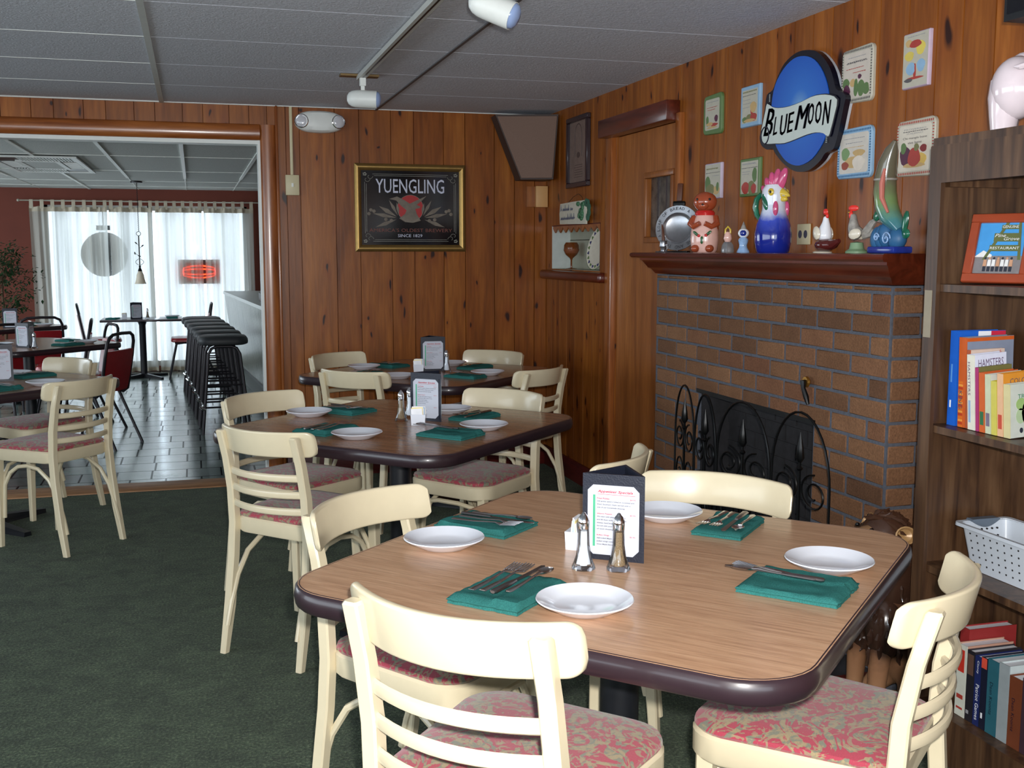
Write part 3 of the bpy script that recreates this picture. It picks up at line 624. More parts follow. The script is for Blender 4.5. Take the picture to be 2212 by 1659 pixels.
# ------------------------------------------------------------------ beige bentwood chair
def make_chair():
    r = empty('dining_chair', (0, 0, 0))
    def post(sx):
        pts = [(.174, -.248, 0), (.172, -.218, .16), (.170, -.194, .34), (.168, -.186, .46), (.167, -.192, .58), (.166, -.212, .69), (.165, -.238, .785)]
        rs = []
        for i, (x, y, z) in enumerate(pts):
            w = .0155; d = .0165 if i < 5 else .015
            if i == 0: w = .013; d = .013
            c = .004
            q = [(w, d-c), (w-c, d), (-w+c, d), (-w, d-c), (-w, -d+c), (-w+c, -d), (w-c, -d), (w, -d+c)]
            rs.append([(sx*(x)+a, y+b, z) for a, b in q])
        x, y, z = pts[-1]; rs.append([(sx*x+a*.75, y-.001+b*.75, z+.005) for a, b in q])
        m = MB(); m.rings(rs); return m
    for sx in (-1, 1): post(sx).build('leg', 'cream_paint', r)
    for sx in (-1, 1):
        m = MB(); rs = []
        for (x, y, z, w) in ((.172, .176, 0, .013), (.169, .172, .2, .0155), (.166, .168, .43, .0175)):
            c = .004; q = [(w, w-c), (w-c, w), (-w+c, w), (-w, w-c), (-w, -w+c), (-w+c, -w), (w-c, -w), (w, -w+c)]
            rs.append([(sx*x+a, y+b, z) for a, b in q])
        m.rings(rs); m.build('leg', 'cream_paint', r)
    def outline(g, n=6):
        P = []
        for (cx, cy, rr, a0) in ((.125+g, .135+g, .075, 0), (-.125-g, .135+g, .075, 90), (-.115-g, -.125-g, .065, 180), (.115+g, -.125-g, .065, 270)):
            for i in range(n+1):
                a = R(a0+90*i/n); P.append((cx+rr*math.cos(a), cy+rr*math.sin(a)))
        return P
    m = MB(); m.rings([[(x, y, .425) for x, y in outline(-.004)], [(x, y, .431) for x, y in outline(.0)], [(x, y, .474) for x, y in outline(.0)], [(x, y, .480) for x, y in outline(-.005)]]); m.build('seat_frame', 'cream_paint', r)
    m = MB(); m.rings([[(x, y, z) for x, y in outline(g)] for g, z in ((-.008, .478), (-.002, .486), (-.004, .494), (-.02, .502), (-.06, .509), (-.10, .511))]); m.build('seat_cushion', 'seat_fabric', r)
    # top rail
    m = MB(); rs = []; rc = .024; us = []
    for i in range(7): a = PI/2*i/6; us.append((-.207+rc*(1-math.cos(a)) if False else -.207+rc*(1-math.sin(PI/2-a)) , .0435-rc*(1-math.sqrt(max(0, 1-(1-i/6)**2)))))
    us = [(-.207+rc*(i/6), .0435-rc*(1-math.sqrt(max(0, 1-(1-i/6)**2)))) for i in range(7)]
    mid = [(-.183+.366*i/16, .0435) for i in range(1, 16)]
    for x, hh in us+mid+[(-a, b) for a, b in us[::-1]]:
        y = -.211-.052*(1-(x/.165)**2); cz = .762; tl = lambda z: -(z-.762)*.22
        e_ = .6 if abs(x) > .2065 else 1
        rs.append([(x, y+dy*e_+tl(cz+dz), cz+dz) for dy, dz in [(sg_*(.003+.006*math.sin(t_)) if True else 0, sv_*(hh-.006+.006*math.cos(t_))) for sg_, sv_, ts_ in ((1, 1, (90, 60, 30, 0)), (-1, 1, (0, 30, 60, 90)), (-1, -1, (90, 60, 30, 0)), (1, -1, (0, 30, 60, 90))) for t_ in [R(q_) for q_ in ts_]]])
    m.rings(rs); m.build('backrest', 'cream_paint', r)
    for zc in (.646, .588, .530):
        m = MB(); rs = []; yp = -.200 if zc > .62 else (-.193 if zc > .56 else -.189)
        for i in range(13):
            x = -.163+.326*i/12; y = yp-.045*(1-(x/.163)**2)
            rs.append([(x, y+.008*math.cos(2*PI*j/8), zc+.013*math.sin(2*PI*j/8)) for j in range(8)])
        m.rings(rs); m.build('slat', 'cream_paint', r)
    for sx in (-1, 1):
        m = MB(); m.tube([(sx*.16, -.243, .10), (sx*.158, -.222, .18), (sx*.157, -.190, .27), (sx*.155, -.14, .345), (sx*.15, -.07, .39), (sx*.148, 0, .40), (sx*.15, .06, .392), (sx*.153, .11, .36), (sx*.157, .145, .30), (sx*.158, .152, .22), (sx*.16, .155, .14)], .0095, 8)
        m.build('hoop_brace', 'cream_paint', r)
    m = MB(); m.tube([(-.155, .158, .26), (-.148, .158, .34), (-.115, .165, .385), (-.05, .178, .398), (.05, .178, .398), (.115, .165, .385), (.148, .158, .34), (.155, .158, .26)], .0095, 8); m.build('hoop_brace', 'cream_paint', r)
    return r
chair0 = make_chair(); used = [False]
def chair(mx, my, facing, label, group, sc=1.015):
    """mx,my = midpoint of the top-rail ends, facing in degrees"""
    a = R(facing); x = mx+.185*sc*math.cos(a); y = my+.185*sc*math.sin(a); rz = a-PI/2
    if not used[0]: used[0] = True; o = chair0; o.location = (x, y, 0); o.rotation_euler = (0, 0, rz); o['label'] = label
    else: o = dup(chair0, (x, y, 0), rz, label)
    o.scale = (sc, sc, sc*(1.03 if sc > 1.04 else 1)); o['category'] = 'chair'; o['group'] = group; return o
G = 'cream bentwood chairs with rose patterned seats'
chair(.392, 1.630, 44, 'cream chair at the front of the nearest table, curved back facing the viewer', G, 1.05)
chair(.403, 2.590, -50, 'cream chair at the left back of the nearest table, behind its leftmost plate', G)
chair(1.305, 2.565, -135, 'cream chair at the nearest table, in front of the iron fire screen', G)
chair(1.300, 1.685, 131, 'cream chair at the right of the nearest table beside the bookcase', G)
chair(.225, 3.765, 43, 'cream chair with its back to us at the middle table, nearest the open carpet', G)
chair(.270, 4.635, -53, 'cream chair at the left back of the middle table, behind the slatted chair', G)
chair(1.250, 4.447, -142, 'cream chair at the right back of the middle table, patterned seat in full view', G)
chair(1.19, 2.99, 140, 'cream chair seen edge-on between menu stand and fireplace, only its rail end showing', G)
chair(.80, 6.36, -54, 'cream chair at the left back of the farthest table, against the pine wall', G)
chair(.767, 5.474, 47, 'cream chair with its back to us at the left front of the farthest table', G)
chair(1.70, 6.255, -138, 'cream chair at the right back of the farthest table, near the wall corner', G)
chair(1.690, 5.32, 127, 'cream chair at the right front of the farthest table, seen from behind near the door', G)
chair(-.548, 5.480, 139, 'cream chair with its slatted back to us at the left-hand table', G)
chair(-.700, 6.46, -139, 'cream chair beyond the left-hand table, its rail against the doorway opening', G)

# ------------------------------------------------------------------ tables
def make_table(mat):
    r = empty('dining_table', (0, 0, 0)); s = 1.07
    m = MB(); o1 = rrect(s-.012, s-.012, .125, 8); m.prism(o1, .7445, .75); m.build('tabletop', mat, r)
    m = MB(); rs = []
    for g, z in ((-.03, .706), (-.006, .706), (-.001, .711), (.002, .727), (-.001, .744), (-.006, .7495), (-.0105, .7505)): rs.append([(x, y, z) for x, y in rrect(s+2*g, s+2*g, .13+g, 8)])
    rs.append([(x, y, .744) for x, y in rrect(s-.026, s-.026, .117, 8)])
    m.rings(rs); m.build('edge_band', 'edge_band', r)
    m = MB(); m.lathe([(.043, .03), (.043, .69)], 24); m.box(-.25, .25, -.03, .03, .688, .7055); m.box(-.03, .03, -.25, .25, .688, .7055); m.build('pedestal', 'black_metal', r)
    for k in range(4):
        m = MB(); M = RZ(PI/2*k)
        m.add([(0, -.04, 0), (.37, -.022, 0), (.37, .022, 0), (0, .04, 0), (0, -.035, .055), (.37, -.018, .022), (.37, .018, .022), (0, .035, .055)], [(0, 3, 2, 1), (4, 5, 6, 7), (0, 1, 5, 4), (1, 2, 6, 5), (2, 3, 7, 6), (3, 0, 4, 7)], M)
        m.build('base_foot', 'black_metal', r, smooth=False)
    return r
TN = (.875, 2.15); TM = (.75, 4.14); TB = (1.225, 5.89); TL = (-1.10, 6.02)
tG = 'square pedestal tables with rounded corners'
t = make_table('oak_laminate'); t.location = (*TN, 0); t.rotation_euler.z = R(-46); tag(t, 'light oak topped square table nearest the viewer, with a dark rounded edge', 'table', tG)
t = make_table('walnut_laminate'); t.location = (*TM, 0); t.rotation_euler.z = R(-46); tag(t, 'brown topped square table in the middle of the room, behind the nearest one', 'table', tG)
t2 = dup(t, (*TB, 0), R(-46), 'brown topped square table farthest away, close to the pine back wall', tG)
t3 = dup(t, (*TL, 0), R(-46), 'brown topped square table at the left edge, beside the opening to the tiled room', tG)

# ------------------------------------------------------------------ table ware
def mk_plate():
    m = MB(); m.lathe([(.0, .004), (.045, .004), (.05, .0), (.055, .001), (.062, .006), (.088, .019), (.0925, .0225), (.091, .0245), (.085, .022), (.062, .0125), (.052, .0085), (.0, .008)], 40)
    return m.build('plate', 'white_china')
plate0 = mk_plate(); plate0['category'] = 'plate'; pu = [0]
def plate(x, y, z, label):
    if not pu[0]: pu[0] = 1; o = plate0; o.location = (x, y, z); o['label'] = label
    else: o = dup(plate0, (x, y, z), 0, label)
    o['group'] = 'white side plates'
    return o
def mk_napkin(w, h, fold=0, seed=0):
    m = MB(); rnd = random.Random(seed); nu, nv = 22, 16
    def top(u, v):
        x = (u-.5)*w; y = (v-.5)*h
        z = .015+.0026*noise.noise(Vector((x*30+seed, y*30, 0)))+(.004 if fold and u > .62 else 0)+(.003 if v < .15 else 0)
        e = min(u, 1-u, v, 1-v)
        x += .003*noise.noise(Vector((0, y*60, seed))) if e < .08 else 0
        y += .004*noise.noise(Vector((x*60, 3, seed)))*(1 if v < .1 else .3)
        if e < .01: z = .0100
        return Vector((x, y, z))
    g = grid(top, nu, nv); nvv = nv+1
    vs = [p for r_ in g for p in r_]; fs = [(i*nvv+j, (i+1)*nvv+j, (i+1)*nvv+j+1, i*nvv+j+1) for i in range(nu) for j in range(nv)]
    per = [(i, 0) for i in range(nu)]+[(nu, j) for j in range(nv)]+[(i, nv) for i in range(nu, 0, -1)]+[(0, j) for j in range(nv, 0, -1)]
    lev = [.0085, .0055, .0004]
    base = len(vs); k = 0; rings_ = [[i*nvv+j for i, j in per]]
    for li, zz in enumerate(lev):
        ring = []
        for q, (i, j) in enumerate(per):
            p = g[i][j]; s_ = 1.012 if li == 0 else (.985 if li == 1 else 1.0)
            vs.append(Vector((p.x*s_, p.y*s_, zz+(.0008*math.sin(q*.9+seed) if li == 1 else 0)))); ring.append(base+k); k += 1
        rings_.append(ring)
    for a, b in zip(rings_, rings_[1:]):
        nn = len(a)
        for q in range(nn): fs.append((a[q], a[(q+1) % nn], b[(q+1) % nn], b[q]))
    fs.append(tuple(rings_[-1])[::-1])
    m.add(vs, fs); return m
nap0 = [mk_napkin(.155, .20, 1, 3).build('napkin', 'teal_cloth'), mk_napkin(.12, .20, 0, 8).build('napkin', 'teal_cloth')]
def mk_fork():
    m = MB(); L_ = .18
    def strip(x0, x1, w0, w1, z0, z1, t=.0016, n=4, y0=0):
        rs = []
        for i in range(n+1):
            q = i/n; x = x0+(x1-x0)*q; w = w0+(w1-w0)*q; z = z0+(z1-z0)*q
            rs.append([(x, y0-w, z), (x, y0-w*.6, z+t), (x, y0+w*.6, z+t), (x, y0+w, z)])
        m.rings(rs)
    strip(-.09, -.03, .008, .005, .001, .002); strip(-.03, .03, .005, .003, .002, .0065); strip(.03, .048, .003, .0115, .0065, .004)
    for k in range(4): strip(.048, .09, .0018, .0012, .004, .0085, .0014, 4, -.0096+.0064*k)
    return m
def mk_knife():
    m = MB()
    rs = []
    for x, w, t in ((-.10, .005, .003), (-.095, .009, .004), (-.04, .0075, .004), (-.015, .005, .003)): rs.append([(x, w*math.cos(2*PI*j/8), .003+t*math.sin(2*PI*j/8)) for j in range(8)])
    m.rings(rs); m.add([(-.015, -.004, .002), (.09, -.007, .002), (.105, 0, .002), (.1, .007, .002), (-.015, .005, .002), (-.015, -.004, .0035), (.09, -.007, .0028), (.105, 0, .0028), (.1, .007, .0028), (-.015, .005, .0035)], [(0, 4, 3, 2, 1), (5, 6, 7, 8, 9), (0, 1, 6, 5), (1, 2, 7, 6), (2, 3, 8, 7), (3, 4, 9, 8), (4, 0, 5, 9)])
    return m
def mk_spoon():
    m = MB(); rs = []
    for x, w, z in ((-.085, .005, .001), (-.08, .008, .0015), (-.03, .004, .002), (.03, .003, .006), (.042, .006, .0055)): rs.append([(x, -w, z), (x, -w*.6, z+.0017), (x, w*.6, z+.0017), (x, w, z)])
    m.rings(rs)
    g = []
    for i in range(9):
        a = PI*i/8; x = .062-.022*math.cos(a); w = .014*math.sin(a)+.0005
        g.append([(x, -w, .006), (x, -w*.5, .0025), (x, w*.5, .0025), (x, w, .006), (x, w*.5, .0038), (x, -w*.5, .0038)])
    m.rings(g); return m
fork0 = mk_fork().build('fork', 'steel'); knife0 = mk_knife().build('knife', 'steel_dark'); spoon0 = mk_spoon().build('spoon', 'steel')
proto_used = {}
def inst(p, key, loc, rz, label, cat, group):
    if key not in proto_used: proto_used[key] = 1; o = p; o.location = loc; o.rotation_euler = (0, 0, rz)
    else: o = dup(p, loc, rz)
    return tag(o, label, cat, group)
def setting(x, y, z, ang, where, kind=0, cut=4, flip=0, spread=.026, shift=0):
    """folded napkin with cutlery; ang = direction of the napkin's long side"""
    a = R(ang); inst(nap0[kind], 'n%d' % kind, (x, y, z), a-PI/2, 'folded teal napkin '+where, 'napkin', 'teal cloth napkins')
    ca, sa = math.cos(a), math.sin(a); zt = z+(.0205 if kind == 0 else .0178)
    d = a+(PI if flip else 0)
    items = [('f', -1.5), ('f', -.5), ('k', .55), ('s', 1.5)][:cut]
    nm = {'f': (fork0, 'fork'), 'k': (knife0, 'knife'), 's': (spoon0, 'spoon')}
    nf = 0
    for k, off in items:
        o_ = off*spread; px = x-sa*o_+ca*shift; py = y+ca*o_+sa*shift
        p, c = nm[k]
        zt += .0024 if spread < .02 else 0
        adj = ''
        if k == 'f': nf += 1; adj = ('outer ' if nf == 1 else 'inner ')
        inst(p, c, (px, py, zt), d+random.uniform(-.05, .05), adj+c+' on the napkin '+where, c, 'steel cutlery on the teal napkins')
nN = 'of the nearest table'
plate(.681, 1.851, .7502, 'white plate nearest the viewer, at the front of the oak table'); plate(.525, 2.354, .7502, 'white plate at the left corner of the nearest table, beside the tucked chair')
plate(1.115, 2.450, .7502, 'white plate partly behind the menu stand on the nearest table'); plate(1.268, 1.955, .7502, 'white plate at the right corner of the nearest table')
setting(.567, 1.975, .7502, 44, 'left of the front plate on the nearest table', 0, 4, 0, -.026, shift=.02)
setting(.662, 2.495, .7502, -48, 'behind the left plate on the nearest table', 0, 4, 0, shift=.02)
setting(1.222, 2.318, .7502, -135, 'on the fireplace side of the nearest table', 1, 4, 0)
setting(1.128, 1.846, .7502, 132, 'in front of the right-hand plate on the nearest table', 0, 4, 0, .012, shift=.045)
mN = 'of the middle table'
plate(.429, 4.420, .7502, 'white plate at the left back corner of the middle table'); plate(.540, 3.845, .7502, 'white plate at the front corner of the middle table beside the slatted chair')
plate(1.026, 3.901, .7502, 'white plate at the right corner of the middle table'); plate(.995, 4.34, .7502, 'white plate half hidden behind the menu stand of the middle table')
setting(.59, 4.49, .7502, -50, 'beside the left back plate on the middle table', 0, 3); setting(.45, 4.02, .7502, 45, 'behind the slatted chair rail on the middle table', 0, 3)
setting(1.06, 4.17, .7502, -138, 'at the right back of the middle table', 1, 3); setting(.875, 3.80, .7502, 132, 'in front of the sweetener caddy on the middle table', 0, 4, 0, .012, shift=.06)
plate(.905, 6.10, .7502, 'white plate at the left of the farthest table'); plate(1.006, 5.60, .7502, 'white plate at the front of the farthest table'); plate(1.50, 5.62, .7502, 'white plate at the right of the farthest table'); plate(1.42, 6.15, .7502, 'white plate at the back of the farthest table behind the pepper shaker')
setting(1.06, 6.2, .7502, -52, 'by the left plate on the farthest table', 0, 2); setting(.865, 5.82, .7502, 45, 'behind the front left chair on the farthest table', 1, 2)
setting(1.52, 5.97, .7502, -138, 'at the right back of the farthest table', 1, 2); setting(1.36, 5.55, .7502, 130, 'at the right front of the farthest table', 1, 2)
plate(-.73, 5.80, .7502, 'plate in shadow near the right corner of the left-hand table'); plate(-.95, 6.29, .7502, 'plate on the far side of the left-hand table')
setting(-.84, 6.22, .7502, -140, 'on the far side of the left-hand table', 1, 2); setting(-.94, 5.69, .7502, 138, 'at the near edge of the left-hand table', 0, 2)

# menu stand : open black triangular prism with a white card on each face
def mk_menu(sd=.137, h=.190):
    r = empty('menu_stand', (0, 0, 0)); rr = sd/math.sqrt(3)
    tri = [(rr*math.cos(R(a)), rr*math.sin(R(a))) for a in (-30, 90, 210)]; ti = [(x*.86, y*.86) for x, y in tri]
    m = MB(); m.rings([[(x, y, z) for x, y in q] for q, z in ((tri, 0), (tri, h), (ti, h), (ti, h-.02))], caps=True); m.build('panel', 'holder_black', r, smooth=False)
    ap = rr*math.cos(R(60))
    for k in range(3):
        # face k normal angle
        an = R(-90+120*k); F = Matrix.Rotation(an+PI/2, 4, 'Z')@T(0, -ap, 0)@Matrix.Rotation(PI/2, 4, 'X')     # local x right, y up, z out
        w, hh = .114, .154; c = .012; z0 = .012
        m = MB(); m.use('card_paper'); m.prism([(-w/2+c, z0), (w/2-c, z0), (w/2, z0+c), (w/2, z0+hh-c), (w/2-c, z0+hh), (-w/2+c, z0+hh), (-w/2, z0+hh-c), (-w/2, z0+c)], .0002, .0012, F)
        m.use('green_stripe'); m.prism([(-w/2+.012, .03), (-w/2+.017, .03), (-w/2+.017, z0+hh-.022), (-w/2+.012, z0+hh-.022)], .0013, .0016, F)
        m.use('ink_red'); m.text('Appetizer Specials', F@T(-w/2+.022, z0+hh-.018, 0), .0017, width=.078, height=.0075, shear=.25, bold=.02)
        m.prism([(-w/2+.022, z0+hh-.0205), (w/2-.009, z0+hh-.0205), (w/2-.009, z0+hh-.0198), (-w/2+.022, z0+hh-.0198)], .0015, .0017, F)
        if k == 0:
            y = z0+hh-.031
            L_ = [('r', 'Fried Pickles', '$4.95'), ('d', 'Dill pickle spears rolled in cornmeal and', ''), ('d', 'fried, Southern Style served with a', ''), ('d', 'side of our homemade dressing', ''), ('', '', ''),
                  ('r', 'Jalapeno Poppers', '$5.95'), ('d', 'We start with jalapeno peppers', ''), ('d', 'and fill them with creamy cream', ''), ('d', 'cheese, hand breaded', ''), ('d', 'Served with your choice', ''), ('d', 'of ranch dressing', ''), ('', '', ''), ('r', 'Buffalo Wings', '$5.95'), ('d', 'Adirondack Maple', ''), ('d', 'pulled wings coated', ''), ('d', 'Sweet Maple Sauce', '')]
            for kind, tx, pr in L_:
                if kind:
                    m.use('ink_red' if kind == 'r' else 'ink_grey'); m.text(tx, F@T(-w/2+.021, y, 0), .0017, width=min(.082, .0021*len(tx)), height=.0036, bold=.015)
                    if pr: m.text(pr, F@T(w/2-.020, y, 0), .0017, width=.012, height=.0034)
                y -= .0068
        else:
            m.use('ink_grey')
            for i in range(12): m.prism([(-w/2+.022, .03+i*.008), (w/2-.012-(i % 3)*.01, .03+i*.008), (w/2-.012-(i % 3)*.01, .032+i*.008), (-w/2+.022, .032+i*.008)], .0013, .0016, F)
        m.build('menu_card', None, r, smooth=False)
        for sx, sy in ((1, 1), (1, -1), (-1, -1), (-1, 1)):
            m = MB(); x = sx*(w/2+.003); yy = (z0+hh+.004) if sy > 0 else (z0-.003)
            m.prism([(x, yy), (x-sx*.019, yy), (x, yy-sy*.019)], .0014, .0022, F)
            m.build('corner_tab', 'holder_black', r, smooth=False)
    return r
menu0 = mk_menu()
g_ = 'black triangular menu stands'
tag(menu0, 'black three-sided menu stand with an appetizer card on the nearest table', 'menu stand', g_); menu0.location = (.874, 2.172, .7502); menu0.rotation_euler.z = R(-35)
dup(menu0, (.885, 4.19, .7502), R(-42), 'black three-sided menu stand on the middle table behind the sweetener caddy'); dup(menu0, (1.262, 5.94, .7502), R(-2), 'black three-sided menu stand on the farthest table'); dup(menu0, (-.985, 6.07, .7502), R(10), 'black menu stand cut by the left picture edge, on the left-hand table')
# shakers
def mk_shaker(fill, level):
    r = empty('salt_shaker' if fill == 'salt' else 'pepper_shaker', (0, 0, 0))
    m = MB(); m.lathe([(0, .0), (.024, .0), (.0255, .004), (.022, .012), (.016, .03), (.0125, .055), (.0115, .083), (.0115, .088), (.009, .088), (.0105, .08), (.0115, .055), (.015, .03), (.02, .014), (.018, .010), (0, .010)], 20, fl=10, amp=.03); m.build('glass_body', 'glass', r)
    m = MB(); m.lathe([(0, .0105), (.0165, .0105), (.0135, .03), (.0105, .055), (.0098, level), (0, level)], 20); m.build('salt' if fill == 'salt' else 'pepper', fill, r)
    m = MB(); m.lathe([(0, .0875), (.0122, .0875), (.0128, .098), (.0122, .106), (.009, .114), (.005, .1185), (.003, .122), (0, .123)], 18); m.build('cap', 'chrome', r)
    return r
s0 = mk_shaker('salt', .083); p0 = mk_shaker('pepper', .082)
tag(s0, 'glass salt shaker full of white salt in front of the nearest menu stand', 'salt shaker', 'glass salt and pepper shakers'); s0.location = (.770, 2.102, .7502)
tag(p0, 'glass pepper shaker in front of the nearest menu stand, right of the salt', 'pepper shaker', 'glass salt and pepper shakers'); p0.location = (.838, 2.074, .7502)
dup(p0, (.765, 4.19, .7502), 0, 'glass pepper shaker left of the sweetener caddy on the middle table'); dup(s0, (.815, 4.27, .7502), 0, 'glass salt shaker behind the pepper on the middle table'); dup(s0, (1.325, 5.84, .7502), 0, 'glass salt shaker right of the menu stand on the farthest table')
# sweetener caddy
def mk_caddy():
    r = empty('sweetener_caddy', (0, 0, 0)); m = MB(); t_ = .0025; w, dp, h = .056, .038, .042
    ou = lambda s_, z: [(x*s_, y*s_, z) for x, y in ((-w/2, -dp/2), (w/2, -dp/2), (w/2, dp/2), (-w/2, dp/2))]
    m.rings([ou(.94, 0), ou(1.03, h), ou(.95, h), ou(.88, .003)]); m.build('box', 'white_china', r, smooth=False)
    for i in range(7):
        m = MB(); c = col(*((240, 240, 244), (244, 226, 150), (240, 240, 244), (236, 236, 240), (150, 190, 224), (240, 240, 244), (240, 236, 230))[i])
        x = -.018+.006*i; M = T(x*.2, -.0125+.004*i, .006)@Matrix.Rotation(R(-6+2*i), 4, 'X')@Matrix.Rotation(R((i*37) % 9-4), 4, 'Y')
        m.use(c); m.box(-.022, .022, -.0012, .0012, 0, .058+(i % 3)*.004, M); m.build('sugar_packet', None, r, smooth=False)
    return r
c0 = mk_caddy(); tag(c0, 'white box of sweetener packets in front of the menu stand on the middle table', 'sweetener caddy', 'white sweetener caddies'); c0.location = (.812, 4.075, .7502); c0.rotation_euler.z = R(-20)
dup(c0, (1.175, 5.88, .7502), R(-15), 'white box of sweetener packets left of the menu stand on the farthest table'); dup(c0, (.812, 2.262, .7502), R(52), 'white box of sweetener packets behind the salt shaker on the nearest table')
# ------------------------------------------------------------------ wall pieces
FR = Matrix(((0, 0, -1, 0), (-1, 0, 0, 0), (0, 1, 0, 0), (0, 0, 0, 1)))      # local (right, up, out) on the right wall
FB = Matrix(((1, 0, 0, 0), (0, 0, -1, 0), (0, 1, 0, 0), (0, 0, 0, 1)))       # local (right, up, out) on the back wall
# ---- oval beer sign
OUT = [(3.64, 2.149), (3.565, 2.13), (3.501, 2.084), (3.464, 2.038), (3.436, 1.983), (3.391, 1.963), (3.373, 1.945), (3.383, 1.917), (3.411, 1.83), (3.432, 1.783), (3.451, 1.771), (3.491, 1.764), (3.52, 1.741), (3.581, 1.715), (3.635, 1.709), (3.701, 1.717), (3.777, 1.749), (3.839, 1.79), (3.864, 1.813), (3.906, 1.813), (3.951, 1.833), (3.968, 1.862), (3.96, 1.891), (3.934, 1.973), (3.919, 2.025), (3.877, 2.038), (3.844, 2.08), (3.794, 2.125), (3.716, 2.15)]
BLUE = [(3.649, 2.129), (3.579, 2.105), (3.519, 2.052), (3.48, 1.983), (3.472, 1.91), (3.486, 1.837), (3.508, 1.798), (3.573, 1.751), (3.658, 1.733), (3.737, 1.749), (3.797, 1.786), (3.841, 1.832), (3.869, 1.906), (3.876, 1.978), (3.854, 2.052), (3.793, 2.105), (3.721, 2.131)]
RIB = [(3.904, 1.989), (3.867, 1.973), (3.819, 1.962), (3.738, 1.958), (3.65, 1.964), (3.587, 1.973), (3.525, 1.973), (3.464, 1.964), (3.418, 1.943), (3.43, 1.896), (3.451, 1.845), (3.465, 1.821), (3.496, 1.835), (3.547, 1.843), (3.61, 1.841), (3.686, 1.832), (3.765, 1.825), (3.835, 1.83), (3.895, 1.834), (3.933, 1.846), (3.947, 1.875), (3.931, 1.925), (3.915, 1.965)]
def smooth_poly(p, n=3):
    o = []
    for i in range(len(p)):
        a, b, c, d = p[i-1], p[i], p[(i+1) % len(p)], p[(i+2) % len(p)]
        for k in range(n):
            t = k/n
            o.append(tuple(.5*((2*b[q])+(-a[q]+c[q])*t+(2*a[q]-5*b[q]+4*c[q]-d[q])*t*t+(-a[q]+3*b[q]-3*c[q]+d[q])*t**3) for q in (0, 1)))
    return o
S0 = (XW, 3.67, 1.709)
lo = lambda P: [(y-S0[1], z-S0[2]) for y, z in P]
sg = empty('beer_sign', S0, 0, 'large oval blue BLUE MOON beer sign with a white ribbon banner above the mantel', 'sign')
m = MB(); m.use('sign_edge'); m.prism(smooth_poly(lo(OUT)), -.001, -.012, ax='x'); m.build('edge', None, sg, smooth=False)
m = MB(); m.prism(smooth_poly(lo(OUT)), -.012, -.034, ax='x'); m.build('backing', 'sign_black', sg, smooth=False)
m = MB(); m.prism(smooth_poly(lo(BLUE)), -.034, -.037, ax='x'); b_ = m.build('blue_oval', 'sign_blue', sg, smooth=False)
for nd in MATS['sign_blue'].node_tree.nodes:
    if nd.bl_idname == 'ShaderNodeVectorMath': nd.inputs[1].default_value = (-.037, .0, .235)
def inset(P, s):
    cx = sum(p[0] for p in P)/len(P); cy = sum(p[1] for p in P)/len(P); return [(cx+(x-cx)*s, cy+(y-cy)*s) for x, y in P]
m = MB(); m.use('sign_black'); R2 = smooth_poly(lo(RIB), 2); m.prism(inset(R2, 1.035), -.037, -.039, ax='x'); m.use('sign_white'); m.prism(R2, -.039, -.041, ax='x'); rb = m.build('ribbon', None, sg, smooth=False)
GL = {'B': [(3.925, 1.866), (3.865, 1.862), (3.888, 1.968)], 'L': [(3.852, 1.861), (3.822, 1.865), (3.836, 1.93)], 'U': [(3.804, 1.855), (3.757, 1.857), (3.791, 1.931)], 'E': [(3.747, 1.86), (3.709, 1.863), (3.734, 1.933)],
      'M': [(3.691, 1.865), (3.617, 1.865), (3.663, 1.952)], 'O': [(3.604, 1.873), (3.565, 1.877), (3.596, 1.948)], 'O2': [(3.555, 1.872), (3.514, 1.874), (3.549, 1.95)], 'N': [(3.505, 1.864), (3.463, 1.866), (3.492, 1.945)]}
m = MB(); m.use('sign_ink')
for k, (a, b, c) in GL.items():
    a, b, c = [Vector((-.041, y-S0[1], z-S0[2])) for y, z in (a, b, c)]
    ux = (b-a); uy = (c-a)
    M = Matrix(((0, 0, -1, a.x), (ux.y, uy.y, 0, a.y), (ux.z, uy.z, 0, a.z), (0, 0, 0, 1)))
    [m.text(k[0], M, .0006+.0001*q_, width=1, height=1) for M in [M] for q_ in (0,)]
    [m.text(k[0], M@T(dx_, 0, 0), .0007, width=.94, height=1) for dx_ in (-.03, .03, .08)]
pts = [(-.0418, 3.912-S0[1]+.030*math.cos(a)*1.0, 1.868-S0[2]+.033*math.sin(a)) for a in [2*PI*i/20 for i in range(20)]]
m.tube(pts, .0028, 5, loop=True)
m.build('lettering', None, rb, smooth=False)
m = MB(); m.use('sign_white')
for i in range(6): m.prism([(3.885-S0[1]+.0, 1.995-S0[2]+i*.005), (3.893-S0[1], 1.995-S0[2]+i*.005), (3.888-S0[1], 1.998-S0[2]+i*.005)], -.038, -.0395, ax='x'); m.prism([(3.482-S0[1], 1.80-S0[2]+i*.006), (3.470-S0[1], 1.802-S0[2]+i*.006), (3.480-S0[1], 1.803-S0[2]+i*.006)], -.038, -.0395, ax='x')
m.build('ribbon_shading', None, rb, smooth=False)

